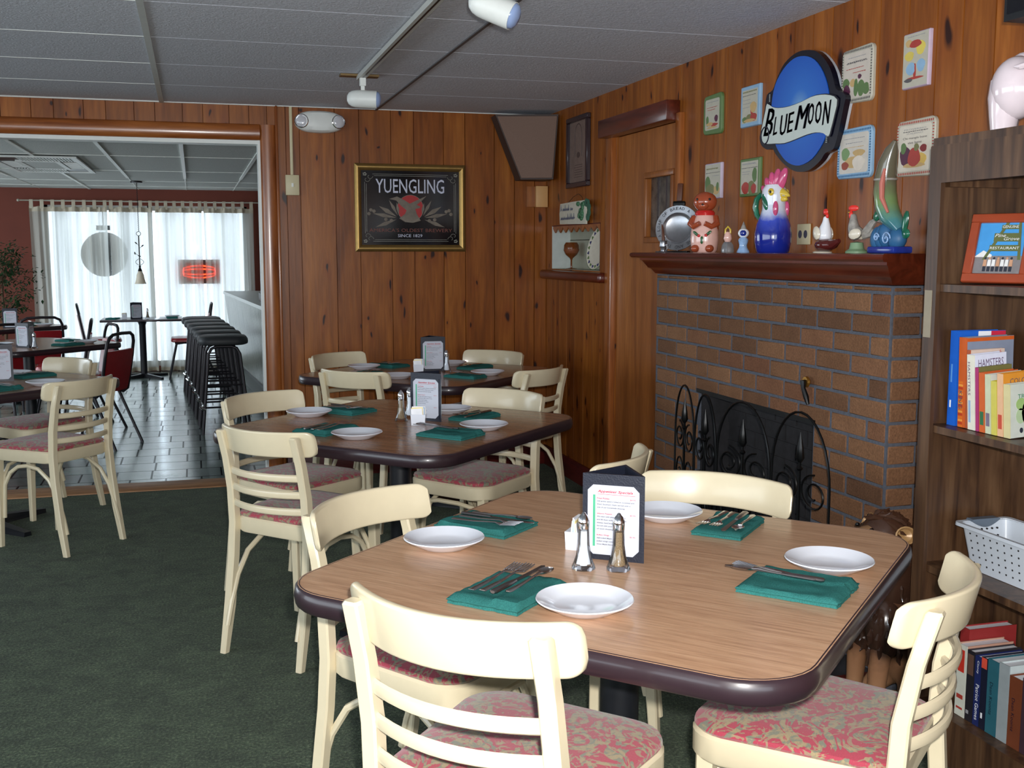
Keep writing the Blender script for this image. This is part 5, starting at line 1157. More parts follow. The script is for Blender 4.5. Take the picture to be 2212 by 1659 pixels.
# lower shelf books (spines to the room)
zL = SZ[0]+.0008; gl_ = 'books standing on the bottom shelf'
def sp1(m, C_, S_, w, h, t): rect(m, S_, .006, t-.008, h*.62, h*.93, col(196, 50, 34)); rect(m, S_, .006, t-.008, .05, .062, rd); rect(m, S_, .006, t-.008, .02, .026, rd)
def sp2(m, C_, S_, w, h, t): rect(m, S_, .003, t-.003, h*.66, h*.95, col(96, 70, 60)); rect(m, S_, .004, t*.5, .02, .03, gy)
def sp3(m, C_, S_, w, h, t):
    m.use('paper'); m.text('Patriot Games', S_@T(.008, h*.60, 0)@Matrix.Rotation(-PI/2, 4, 'Z'), .0012, width=.10, height=.013); m.text('Clancy', S_@T(.008, h-.012, 0)@Matrix.Rotation(-PI/2, 4, 'Z'), .0012, width=.036, height=.009)
def sp4(m, C_, S_, w, h, t): rect(m, S_, .001, t-.001, h-.03, h-.001, col(214, 80, 60)); rect(m, S_, .006, .012, .03, .045, 'paper')
def sp5(m, C_, S_, w, h, t): m.use('sign_ink'); m.text('Dean Koontz', S_@T(.012, h*.7, 0)@Matrix.Rotation(-PI/2, 4, 'Z'), .0012, width=.09, height=.011)
yy = 2.480
for (w, h, th_, c_, s_, de, lb_, xo) in ((.155, .235, .034, col(150, 44, 44), col(150, 44, 44), None, 'large dark red book at the back of the row, tallest of the bottom shelf', .04), (.15, .205, .036, col(196, 150, 130), col(206, 208, 196), sp1, 'white spined book with a red square, leftmost of the row', 0),
        (.15, .200, .026, col(44, 40, 46), col(30, 28, 36), sp2, 'black spined book with a brown picture', 0), (.15, .195, .020, col(28, 40, 96), col(26, 38, 92), sp3, 'navy Patriot Games book on the bottom shelf', 0), (.15, .200, .020, col(22, 26, 48), col(18, 22, 44), sp4, 'dark book with a coral topped spine right of the navy one', 0),
        (.15, .205, .036, col(38, 92, 106), col(40, 96, 110), sp5, 'teal book with dark lettering down its spine', 0), (.15, .210, .034, col(196, 206, 206), col(150, 160, 164), None, 'pale grey book right of the teal one', 0), (.15, .190, .040, col(120, 60, 34), col(110, 56, 32), sp5, 'brown book at the right end of the bottom row', 0), (.15, .2, .03, col(60, 40, 50), col(60, 40, 50), None, 'dark plum book at the picture edge on the bottom shelf', 0)):
    th_ *= 1.08; yy -= th_+.003; book(2.000+xo, yy, zL, w, h, th_, c_, s_, 0, lb_, gl_, de)
# white basket
bs = empty('plastic_basket', (2.110, 2.270, SZ[1]+.001), 0, 'white perforated plastic basket with a grey handle on the lower shelf', 'basket')
m = MB(); hh = .125
def rr_(w, d_, z, r=.02): return [(x, y, z) for x, y in rrect(w, d_, r, 4)]
m.rings([rr_(.150, .40, 0), rr_(.185, .452, hh), rr_(.215, .475, hh+.001), rr_(.217, .477, hh-.008), rr_(.213, .473, hh-.008), rr_(.190, .456, hh-.001), rr_(.180, .446, hh-.003), rr_(.145, .394, .003)]); m.mats = ['basket_white', 'soot']; m.cm = 1
for r_ in range(5):
    for c__ in range(15):
        z = .022+.020*r_; q = z/hh; y = (-.17+.34*c__/14); x = -(.075+.0175*q)
        m.ell((x-.0002, y*(1+.1*q), z), (.0010, .0033, .0033), 8, 4)
for r_ in range(2):
    for c__ in range(6):
        z = .082+.020*r_; q = z/hh; m.ell((-.055+.02*c__, .195+.026*q, z), (.0033, .0012, .0033), 8, 4)
        m.ell((-.055+.02*c__, .1965+.026*q-.0045, z), (.0033, .0012, .0033), 8, 4)
m.build('tub', None, bs); bs.scale = (.86, 1, 1)
m = MB(); m.prism([(-.055+.11*i/12, hh+.002-.020*math.sin(PI*i/12)) for i in range(13)]+[(.05, hh+.006), (-.05, hh+.006)], .214, .240, ax='y'); m.build('handle', 'basket_handle', bs, smooth=False)
# framed photo
ph = empty('photo_frame', (2.050, 2.432, SZ[3]+.001), R(-60), 'orange-brown wooden frame with a restaurant sign photo, on the top shelf', 'photo frame')
FP = Matrix(((1, 0, 0, 0), (0, 0, -1, 0), (0, 1, 0, 0), (0, 0, 0, 1)))
FP = T(0, 0, .002)@Matrix.Rotation(R(-20), 4, 'X')@Matrix.Scale(.94, 4)@FP
w, h, f_ = .185, .208, .027; m = MB()
for (a, b, c, d_) in ((-w/2, w/2, 0, f_), (-w/2, w/2, h-f_, h), (-w/2, -w/2+f_, f_-.002, h-f_+.002), (w/2-f_, w/2, f_-.002, h-f_+.002)): m.rbox(a, b, c, d_, .0, .016, .003, 1, FP)
m.build('frame', 'photo_frame', ph)
m = MB(); Rr = lambda x0, x1, y0, y1, c, o: (m.use(c), m.prism([(x0, y0), (x1, y0), (x1, y1), (x0, y1)], .003, o, FP))
Rr(-w/2+.02, w/2-.02, .02, h-.02, 'photo_sky', .0060); Rr(-w/2+.02, w/2-.02, .02, .082, 'photo_ground', .0064)
m.use('photo_white'); m.prism([(-.066, .08), (-.045, .098), (-.02, .085), (-.02, .078), (-.066, .078)], .003, .0068, FP)
m.use('photo_olive'); m.prism([(-.045, .07), (-.036, .07), (.015, .182), (.006, .182)], .003, .0072, FP); m.prism([(.060, .07), (.052, .07), (.040, .182), (.047, .182)], .003, .0072, FP)
for (y0, y1, x0, x1) in ((.162, .175, -.005, .045), (.125, .150, -.022, .05), (.096, .114, -.03, .055)): Rr(x0, x1, y0, y1, 'photo_olive', .0076)
m.use('photo_white'); m.text('GENUINE', FP@T(-.003, .165, 0), .0080, width=.044, height=.008); m.text('Pine', FP@T(-.020, .138, 0), .0080, width=.03, height=.010, shear=.3); m.text('Grove', FP@T(.006, .128, 0), .0080, width=.042, height=.010, shear=.3); m.text('RESTAURANT', FP@T(-.028, .101, 0), .0080, width=.080, height=.008)
for i in range(7):
    x = -.035+.012*i; m.use('photo_white' if i % 3 else 'photo_skin'); m.prism([(x-.005, .05), (x+.005, .05), (x+.004, .07), (x-.004, .07)], .003, .0082, FP); m.use('photo_skin' if i % 2 else 'photo_dark'); m.ell((x, .074, .0078), (.0035, .004, .001), 8, 4, FP); m.use('photo_dark'); m.prism([(x-.004, .035), (x+.004, .035), (x+.004, .05), (x-.004, .05)], .003, .0080, FP)
m.build('photograph', None, ph, smooth=False)
m = MB(); m.add([(-.012, .075, .0), (.012, .075, 0), (.012, .042, .10), (-.012, .042, .10), (-.012, .079, .0), (.012, .079, 0), (.012, .046, .10), (-.012, .046, .10)], [(0, 1, 2, 3), (4, 7, 6, 5), (0, 4, 5, 1), (1, 5, 6, 2), (2, 6, 7, 3), (3, 7, 4, 0)]); m.build('easel_back', 'edge_band', ph, smooth=False)
# ------------------------------------------------------------------ figures on the mantel (top at z = 1.409)
ZM = 1.4095
def skin(name, mat, parent, verts, edges, radii, lv=2, loc=(0, 0, 0), rotz=0):
    me = bpy.data.meshes.new(name); me.from_pydata([Vector(v) for v in verts], edges, [])
    o = bpy.data.objects.new(name, me); C.objects.link(o)
    sk = o.modifiers.new('s', 'SKIN'); sk.use_smooth_shade = True; sk.branch_smoothing = .6
    for i, r_ in enumerate(radii):
        rr = r_ if isinstance(r_, tuple) else (r_, r_)
        me.skin_vertices[0].data[i].radius = rr
        me.skin_vertices[0].data[i].use_root = (i == 0)
    ss = o.modifiers.new('u', 'SUBSURF'); ss.levels = lv; ss.render_levels = lv
    me.materials.append(MATS[mat])
    bpy.context.view_layer.update(); dg = bpy.context.evaluated_depsgraph_get()
    m2 = bpy.data.meshes.new_from_object(o.evaluated_get(dg)); m2.materials.clear(); m2.materials.append(MATS[mat])
    m2.polygons.foreach_set('use_smooth', [True]*len(m2.polygons))
    o.modifiers.clear(); o.data = m2; bpy.data.meshes.remove(me)
    o.parent = parent; o.location = loc; o.rotation_euler.z = rotz; return o
XM = 2.10
# pewter plate with text, propped on a stand
pw = empty('pewter_plate', (2.115, 4.575, ZM), R(48), 'round pewter plate with lettered rim leaning at the left end of the mantel', 'plate')
M = FR@Matrix.Rotation(R(-10), 4, 'X'); rr = .104
m = MB(); m.lathe([(0, .0), (.055, .0), (.064, .004), (.072, .014), (rr-.001, .018), (rr, .020), (rr-.001, .022), (.072, .0185), (.066, .011), (.056, .005), (0, .0045)], 44, M=M@T(0, rr+.006, -.006)); pd = m.build('dish', 'pewter', pw)
m = MB(); m.use('pewter_ink'); tx = 'A LOAF OF BREAD A JUG OF WINE AND THOU '; n = len(tx)
for i, ch in enumerate(tx):
    if ch == ' ': continue
    a = R(205)-2*PI*i/n; c_ = T(.089*math.cos(a), rr+.006+.089*math.sin(a), -.006)@Matrix.Rotation(a-PI/2, 4, 'Z')
    m.text(ch, M@c_@T(-.006, -.007, 0), .0226, width=.011, height=.014)
m.build('rim_lettering', None, pd, smooth=False)
m = MB(); m.use('iron'); m.rbox(-.028, .028, .212, .232, .0, .022, .004, 2, M); m.use('brown_handle'); m.rbox(-.014, .012, .232, .315, .002, .018, .005, 2, M); m.build('handle', None, pw)
m = MB(); m.rbox(-.075, .06, .0, .007, -.014, .03, .002, 1, FR); m.build('stand', 'iron', pw)
cs_ = empty('candlestick', (2.015, 4.50, ZM), 0, 'small pewter chamberstick with a crooked brown candle in front of the pewter plate', 'candlestick')
m = MB(); m.lathe([(0, 0), (.034, .0), (.036, .005), (.030, .004), (.012, .006), (.013, .02), (.018, .026), (.016, .045), (.019, .052), (.012, .052), (.010, .03), (0, .03)], 20); m.tube([(.0, -.018, .03), (.0, -.038, .035), (0, -.042, .015), (0, -.03, .006)], .003, 6); m.build('holder', 'pewter', cs_)
m = MB(); m.tube([(0, 0, .03), (0, .002, .06), (0, .008, .09), (0, .016, .115), (0, .020, .125)], [.008, .0075, .006, .004, .0015], 8); m.build('candle', 'brown_handle', cs_)
# brown animal in a cherry apron
br = empty('mouse_jar', (2.09, 4.245, ZM), R(-38), 'brown ceramic animal jar in a pink cherry-painted apron with a red collar', 'ceramic jar')
m = MB(); m.lathe([(0, 0), (.048, 0), (.055, .01), (.060, .05), (.058, .09), (.048, .13), (.036, .158), (0, .165)], 28, sy=.85); m.build('body', 'glaze_pink', br)
m = MB(); m.lathe([(.030, .158), (.041, .156), (.043, .166), (.036, .176), (.028, .174)], 24, sy=.9); m.build('collar', 'glaze_red', br)
m = MB(); m.ell((0, 0, .213), (.050, .045, .043), 22, 14); m.ell((.0, -.034, .196), (.022, .018, .016), 14, 8)

hd = m.build('head', 'glaze_brown', br)
m = MB()
for sx in (-1, 1): m.ell((sx*.026, -.037, .222), (.0055, .0045, .0055), 10, 6)
m.ell((0, -.053, .200), (.005, .004, .004), 8, 6); m.build('eyes', 'eye_black', hd)
for sx in (-1, 1):
    m = MB(); m.tube([(sx*.045, -.0, .148), (sx*.055, -.024, .120), (sx*.038, -.045, .108), (sx*.010, -.056, .122)], [.014, .015, .012, .011], 10); m.build('arm', 'glaze_brown', br)
    m = MB(); m.ell((sx*.030, -.040, .017), (.019, .022, .017), 14, 8); m.build('foot', 'glaze_brown', br)
m = MB(); m.ell((0, .012, .10), (.0585, .048, .06), 20, 12); m.build('back', 'glaze_brown', br)
m = MB(); m.use('glaze_leaf'); 
for x, z, a in ((-.026, .078, 40), (.026, .080, -40), (.0, .052, 90)): m.ell((x, -.0555+abs(x)*.32, z), (.017, .002, .007), 12, 5, None, Matrix.Rotation(R(a), 3, 'Y'))
m.use('glaze_red')
for x, z in ((-.014, .070), (.016, .072)): m.ell((x, -.0525, z), (.0065, .003, .0065), 10, 6)
m.build('cherry_decoration', None, br)
# tiny figurines
f1 = empty('figurine', (2.07, 3.995, ZM), R(-35), 'tiny pink figurine with a yellow crest on a clear grey base', 'figurine', 'little figurines on the mantel')
m = MB(); m.lathe([(0, 0), (.023, 0), (.024, .008), (.021, .03), (.014, .042), (0, .045)], 12, fl=4, amp=.08); m.build('base', 'clear_base', f1)
m = MB(); m.lathe([(0, .040), (.011, .043), (.017, .055), (.014, .072), (.008, .082), (0, .085)], 14); m.build('body', 'glaze_pink', f1)
m = MB(); m.tube([(-.010, 0, .074), (-.010, 0, .092), (0, 0, .104), (.010, 0, .092), (.010, 0, .076)], .004, 7); m.build('crest', 'glaze_yellow', f1)
f2 = empty('figurine', (2.07, 3.865, ZM), R(-35), 'tiny blue and white bonneted figurine left of the rooster pitcher', 'figurine', 'little figurines on the mantel')
m = MB(); m.lathe([(0, 0), (.025, 0), (.024, .006), (.016, .02), (.015, .03), (.020, .048), (.016, .056), (.010, .060), (0, .062)], 18); m.build('dress', 'glaze_lightblue', f2)
m = MB(); m.ell((0, .002, .076), (.022, .017, .019), 16, 10); m.build('bonnet', 'glaze_white', f2)
m = MB(); m.ell((0, -.011, .076), (.013, .007, .012), 12, 8); m.build('face', 'glaze_navy', f2)
m = MB(); m.lathe([(.012, .092), (.008, .104), (.0, .122)], 12); m.build('pointed_cap', 'glaze_grey', f2)
# rooster pitcher (local front = -y)
rp = empty('rooster_pitcher', (2.075, 3.645, ZM), R(18), 'big blue and white rooster-head pitcher with a pink comb and green handle', 'pitcher')
m = MB(); m.lathe([(0, 0), (.055, 0), (.060, .006), (.067, .04), (.068, .07), (.062, .105), (.050, .135), (.043, .160), (.042, .185), (.046, .210), (.044, .232), (.032, .250), (0, .256)], 36); m.build('body', 'rooster_glaze', rp)
m = MB()
for i, (y, z, h_, w_) in enumerate(((-.034, .262, .040, .017), (-.012, .268, .032, .014), (.010, .262, .028, .013), (.028, .248, .026, .012), (.042, .228, .022, .011))):
    m.ell((0, y, z), (.014, w_*1.15, h_*1.3), 12, 10, None, Matrix.Rotation(R(22-16*i), 3, 'X'))
m.build('comb', 'glaze_rose', rp)
m = MB(); m.rings([[(w_*math.cos(2*PI*j/12), y, z+h_*math.sin(2*PI*j/12)) for j in range(12)] for y, z, w_, h_ in ((-.030, .218, .020, .024), (-.048, .216, .016, .018), (-.064, .212, .010, .010), (-.074, .207, .003, .003))]); m.ell((0, -.046, .196), (.013, .018, .010), 12, 8); m.build('beak', 'glaze_yellow', rp)
m = MB(); m.tube([(-.016, -.052, .209), (0, -.068, .206), (.016, -.052, .209)], .002, 6); m.build('beak_line', 'glaze_grey', rp)
for sx in (-1, 1):
    m = MB(); m.ell((sx*.040, -.020, .222), (.006, .014, .014), 16, 10); ey = m.build('eye_ring', 'glaze_yellow', rp)
    m = MB(); m.ell((sx*.0445, -.021, .222), (.003, .006, .006), 10, 6); m.build('pupil', 'eye_black', ey)
    m = MB(); m.ell((sx*.030, -.035, .162), (.010, .011, .028), 14, 10); m.build('wattle', 'glaze_rose', rp)
    m = MB(); m.ell((sx*.040, .006, .186), (.010, .012, .034), 12, 10, None, Matrix.Rotation(R(-18), 3, 'X')); m.build('cheek_feathers', 'glaze_green', rp)
m = MB(); m.tube([(0, .040, .212), (0, .066, .216), (0, .086, .200), (0, .092, .170), (0, .082, .140), (0, .060, .118)], [.008, .010, .011, .012, .010, .008], 10); m.build('handle', 'glaze_green', rp)
# hen
hn = empty('hen_figurine', (2.08, 3.305, ZM), R(5), 'white hen figurine with a red comb on a dark maroon base', 'figurine', 'chicken figurines on the mantel')
m = MB(); m.lathe([(0, 0), (.032, 0), (.033, .004), (.022, .008), (0, .009)], 18, M=T(0, .01, 0)); m.build('base', 'glaze_cream', hn)
m = MB(); m.ell((0, -.004, .028), (.030, .044, .022), 16, 8); m.tube([(0, -.02, .03), (0, -.05, .03), (0, -.078, .042)], [.018, .016, .007], 8); m.build('nest', 'glaze_maroon', hn)
skin('body', 'glaze_white', hn, [(0, .004, .040), (0, .004, .066), (0, -.002, .090), (0, -.004, .112), (0, .0, .126)], [(0, 1), (1, 2), (2, 3), (3, 4)], [(.026, .030), (.028, .032), (.018, .020), (.010, .011), (.009, .010)])
for sx in (-1, 1):
    m = MB(); m.ell((sx*.027, .010, .068), (.008, .018, .024), 12, 8, None, Matrix.Rotation(R(-20), 3, 'X')); m.build('wing', 'glaze_cream', hn)
m = MB(); m.ell((0, .0, .140), (.005, .013, .011), 12, 8); m.ell((0, -.010, .126), (.006, .006, .009), 10, 6); m.build('comb', 'glaze_comb', hn)
# speckled rooster
rs_ = empty('rooster_figurine', (2.08, 3.115, ZM), R(-150), 'speckled grey rooster figurine with a bright red comb beside the fish bottle', 'figurine', 'chicken figurines on the mantel')
m = MB(); m.lathe([(0, 0), (.036, 0), (.036, .006), (.024, .014), (.020, .034), (0, .038)], 18); m.build('base', 'glaze_leaf' if False else col(120, 150, 116), rs_)
skin('body', 'glaze_grey', rs_, [(0, .012, .056), (0, -.004, .064), (0, -.016, .086), (0, -.014, .112), (0, -.016, .130)], [(0, 1), (1, 2), (2, 3), (3, 4)], [(.024, .022), (.030, .028), (.020, .020), (.012, .012), (.010, .010)])
m = MB(); m.tube([(0, .02, .06), (0, .038, .075), (0, .052, .098), (0, .066, .108), (0, .080, .100)], [.012, .016, .012, .008, .003], 8); m.tube([(0, .02, .055), (0, .044, .060), (0, .058, .075)], [.010, .010, .004], 8); m.build('tail', 'glaze_grey', rs_)
for sx in (-1, 1):
    m = MB(); m.ell((sx*.026, .004, .062), (.007, .022, .017), 12, 8, None, Matrix.Rotation(R(20), 3, 'X')); m.build('wing', 'glaze_cream', rs_)
m = MB(); m.ell((0, -.016, .146), (.0045, .018, .010), 12, 8); m.ell((0, -.024, .124), (.006, .007, .015), 10, 8); m.build('comb', 'glaze_comb', rs_)
m = MB(); m.tube([(0, -.024, .134), (0, -.034, .132)], [.004, .001], 6); m.build('beak', 'glaze_yellow', rs_)
# fish bottle, leaping out of blue waves
fi = empty('fish_bottle', (2.085, 2.955, ZM), R(180), 'tall green glazed bottle in the shape of a leaping fish on blue waves', 'bottle')
m = MB(); m.rbox(-.035, .035, -.062, .078, 0, .022, .006, 2); m.build('base', 'glaze_navy', fi)
# local: +y -> world right (nearer); build path in y,z
Pt = [(0, .060, .070), (0, .040, .090), (0, .010, .110), (0, -.014, .145), (0, -.026, .190), (0, -.026, .235), (0, -.016, .280), (0, .000, .318), (0, .016, .345)]
m = MB(); m.tube(Pt, [.016, .026, .034, .036, .036, .034, .030, .021, .006], 20, flat=.95); m.build('body', 'fish_glaze', fi)
m = MB(); m.lathe([(.0355, 0), (.0365, .003), (.0355, .006)], 24, M=T(0, -.026, .226)); m.build('stopper_seam', 'glaze_grey', fi)
m = MB(); m.tube([(.026, .030, .125), (.033, .006, .17), (.033, .004, .215), (.030, .010, .26)], [.004, .008, .009, .004], 8); m.build('pink_stripe', col(190, 110, 96), fi)
m = MB()
for i in range(3): m.ell((0, .020*i-.050, .045+.006*i), (.026, .026, .040), 14, 10)
m.ell((0, .045, .045), (.028, .034, .034), 14, 10); m.build('waves', 'glaze_lightblue' if False else col(44, 96, 140), fi)
m = MB()
for cy_, cz_, r_ in ((.030, .045, .022), (-.02, .05, .014)): m.tube([(.030, cy_+r_*(1-i/26)*math.cos(i*.42), cz_+r_*(1-i/26)*math.sin(i*.42)) for i in range(24)], .0025, 6)
m.build('wave_crest', 'glaze_lightblue', fi)
m = MB(); m.ell((0, .082, .092), (.007, .014, .040), 12, 8, None, Matrix.Rotation(R(-12), 3, 'X')); m.ell((0, .086, .060), (.007, .020, .016), 12, 8); m.build('tail_fin', 'glaze_green', fi)
m = MB(); m.ell((.018, -.036, .118), (.006, .022, .016), 12, 8, None, Matrix.Rotation(R(30), 3, 'X')); m.build('fin', 'glaze_green', fi)
m = MB(); m.ell((.022, -.012, .292), (.005, .005, .005), 10, 6); m.build('eye', 'eye_black', fi)

# ------------------------------------------------------------------ ceramic pig on the bookcase
pg = empty('ceramic_pig', (2.080, 2.372, 1.7225), R(-41), 'glossy pale pink ceramic pig seen from behind on top of the bookcase', 'ceramic pig')
skin('body', 'glaze_pig', pg, [(0, -.05, .125), (0, .01, .128), (0, .07, .122), (0, .11, .115)], [(0, 1), (1, 2), (2, 3)], [(.080, .084), (.092, .088), (.080, .078), (.05, .05)])
for sx in (-1, 1):
    for y in (-.048, .070):
        m = MB(); m.tube([(sx*.046, y, .115), (sx*.056, y, .075), (sx*.060, y, .035), (sx*.060, y, .0)], [.052, .046, .036, .031], 16); m.build('leg', 'glaze_pig', pg)
m = MB(); m.ell((-.034, -.052, .105), (.062, .066, .080), 24, 14); m.ell((.034, -.052, .105), (.062, .066, .080), 24, 14); m.build('rump', 'glaze_pig', pg)
m = MB(); m.tube([(.0, -.108, .155), (-.006, -.130, .152), (-.030, -.136, .146), (-.042, -.128, .148)], [.012, .010, .007, .002], 8); m.build('tail', 'glaze_pig', pg)
m = MB(); m.ell((0, .115, .13), (.050, .035, .050), 16, 10); m.lathe([(0, 0), (.022, 0), (.024, .015), (.0, .016)], 14, M=T(0, .145, .125)@Matrix.Rotation(R(-90), 4, 'X')); m.build('head', 'glaze_pig', pg)
for sx in (-1, 1):
    m = MB(); m.ell((sx*.032, .11, .180), (.016, .006, .018), 10, 6); m.build('ear', 'glaze_pig', pg)
# television-like black box
tv = empty('wall_television', (2.105, 2.15, 1.905), 0, 'matte black boxy unit high on the pine wall above the pig', 'television')
m = MB(); m.box(-.16, .10, -.40, .175, .075, .34); m.build('housing', 'bar_black', tv, smooth=False)
m = MB(); m.box(-.165, -.16, -.385, .16, .09, .33); m.build('screen', 'black_gloss', tv, smooth=False)
m = MB(); m.box(.10, .115, -.08, .12, .10, .30); m.build('wall_bracket', 'iron', tv, smooth=False)

# ------------------------------------------------------------------ lion statue (faces -x, seated)
li = empty('lion_statue', (1.985, 2.745, 0), 0, 'glazed seated lion statue with dark mane and tan legs between table and bookcase', 'statue')
# body continuous: pelvis root
V = [(.06, .0, .14), (.045, .0, .26), (.0, .0, .38), (-.01, .0, .49), (-.03, .0, .575), (-.10, .0, .567), (-.145, .0, .553),
     (-.03, .055, .33), (-.055, .060, .20), (-.06, .060, .09), (-.075, .060, .028), (-.12, .060, .020),
     (-.03, -.055, .33), (-.060, -.060, .20), (-.068, -.060, .09), (-.085, -.060, .028), (-.13, -.060, .020),
     (.07, .075, .11), (.0, .085, .05), (.0, .085, .022), (-.045, .088, .020),
     (.07, -.075, .11), (.0, -.08, .05), (.0, -.08, .022), (-.035, -.082, .020)]
E_ = [(0, 1), (1, 2), (2, 3), (3, 4), (4, 5), (5, 6), (2, 7), (7, 8), (8, 9), (9, 10), (10, 11), (2, 12), (12, 13), (13, 14), (14, 15), (15, 16), (0, 17), (17, 18), (18, 19), (19, 20), (0, 21), (21, 22), (22, 23), (23, 24)]
Rd = [.085, .085, .085, .06, .055, .036, .026, .042, .034, .027, .026, .021, .042, .034, .027, .026, .021, .05, .028, .024, .02, .05, .028, .024, .02]
skin('body', 'lion_body', li, V, E_, Rd, 2)
m = MB(); rnd = random.Random(4)
m.ell((.0, 0, .43), (.095, .092, .115), 28, 18); m.ell((-.015, 0, .565), (.072, .080, .070), 24, 14); m.ell((-.005, 0, .33), (.080, .082, .095), 24, 14)
for sx in (-1, 1):
    m.ell((-.040, sx*.050, .295), (.056, .060, .100), 18, 12)
    for k in range(26):
        a = rnd.uniform(0, 2*PI); z = rnd.uniform(.21, .37); q_ = math.sqrt(max(0, 1-((z-.295)/.1)**2)); o_ = Vector((math.cos(a), math.sin(a), 0)); p_ = Vector((-.040+.056*q_*o_.x, sx*.050+.060*q_*o_.y, z)); l_ = rnd.uniform(.03, .05)
        m.tube([p_+Vector((0, 0, l_*.5)), p_+o_*.007, p_-Vector((0, 0, l_*.5))+o_*.003, p_-Vector((0, 0, l_*.8))+o_*.009], [.004, .009, .007, .0015], 6)
for k in range(95):
    a = rnd.uniform(0, 2*PI); z = rnd.uniform(.25, .57); rr = .088*(1-max(0, (.33-z))*3.6)*(1 if z < .5 else .82); cx = (-.0)
    x, y = cx+rr*math.cos(a), rr*math.sin(a)*.96
    if x < -.05 and z > .50: continue
    l_ = rnd.uniform(.03, .055); w_ = rnd.uniform(.006, .011)
    tx_ = Vector((x, y, z)); d_ = Vector((rnd.uniform(-.3, .3)*-math.sin(a)-.15, rnd.uniform(-.3, .3)*math.cos(a), -1)).normalized()
    o_ = Vector((math.cos(a), math.sin(a), 0))
    m.tube([tx_-d_*l_*.5-o_*.004, tx_+o_*.007, tx_+d_*l_*.5+o_*.004, tx_+d_*l_*.85+o_*.014], [w_*.5, w_, w_*.8, .0015], 6)
for k in range(70):
    a = rnd.uniform(0, 2*PI); b = rnd.uniform(-.3, 1.45); o_ = Vector((math.cos(a)*math.cos(b), math.sin(a)*math.cos(b), math.sin(b)))
    if o_.x < -.55 and b < .9: continue
    p_ = Vector((-.015+.070*o_.x, .078*o_.y, .565+.068*o_.z)); d_ = Vector((.5, rnd.uniform(-.2, .2), -.9)); d_ = (d_-o_*d_.dot(o_)).normalized(); l_ = rnd.uniform(.03, .05); w_ = rnd.uniform(.006, .010)
    m.tube([p_-d_*l_*.5-o_*.003, p_+o_*.005, p_+d_*l_*.5+o_*.001, p_+d_*l_*.8+o_*.008], [w_*.5, w_, w_*.8, .0015], 6)
m.build('mane', 'lion_mane', li)
for sx in (-1, 1):
    m = MB(); M = T(-.005, sx*.074, .585)@Matrix.Rotation(R(-sx*75), 4, 'X')@Matrix.Rotation(R(-18), 4, 'Y')
    m.lathe([(0, -.004), (.014, .0), (.024, .012), (.027, .022), (.023, .022), (.018, .012), (0, .004)], 16, M=M, sx=1.15); m.build('ear', 'lion_gold', li)
m = MB(); m.ell((-.135, 0, .555), (.034, .036, .028), 16, 10); m.ell((-.125, 0, .53), (.03, .028, .016), 14, 8)
for k in range(5):
    for sx in (-1, 1): m.tube([(-.168+.014*k, sx*.022, .570-.003*k), (-.150+.014*k, sx*.036, .555-.004*k), (-.14+.014*k, sx*.036, .538)], .003, 6)
mz = m.build('muzzle', 'lion_gold', li)
m = MB(); m.ell((-.168, 0, .567), (.010, .014, .009), 12, 8); m.build('nose', 'eye_black', mz)
m = MB()
for sx in (-1, 1): m.ell((-.088, sx*.036, .598), (.008, .006, .006), 10, 6)
m.build('eyes', 'eye_black', mz)
for sx, xx in ((1, -.12), (-1, -.13)):
    m = MB()
    for k in range(4): m.ell((xx-.012, sx*.060-.022+.0145*k, .013), (.020, .0085, .012), 10, 8)
    m.build('paw', 'lion_body', li)
m = MB(); m.tube([(.11, .0, .03), (.15, .03, .02), (.13, .085, .018), (.05, .105, .018)], [.014, .012, .011, .013], 8); m.build('tail', 'lion_body', li)
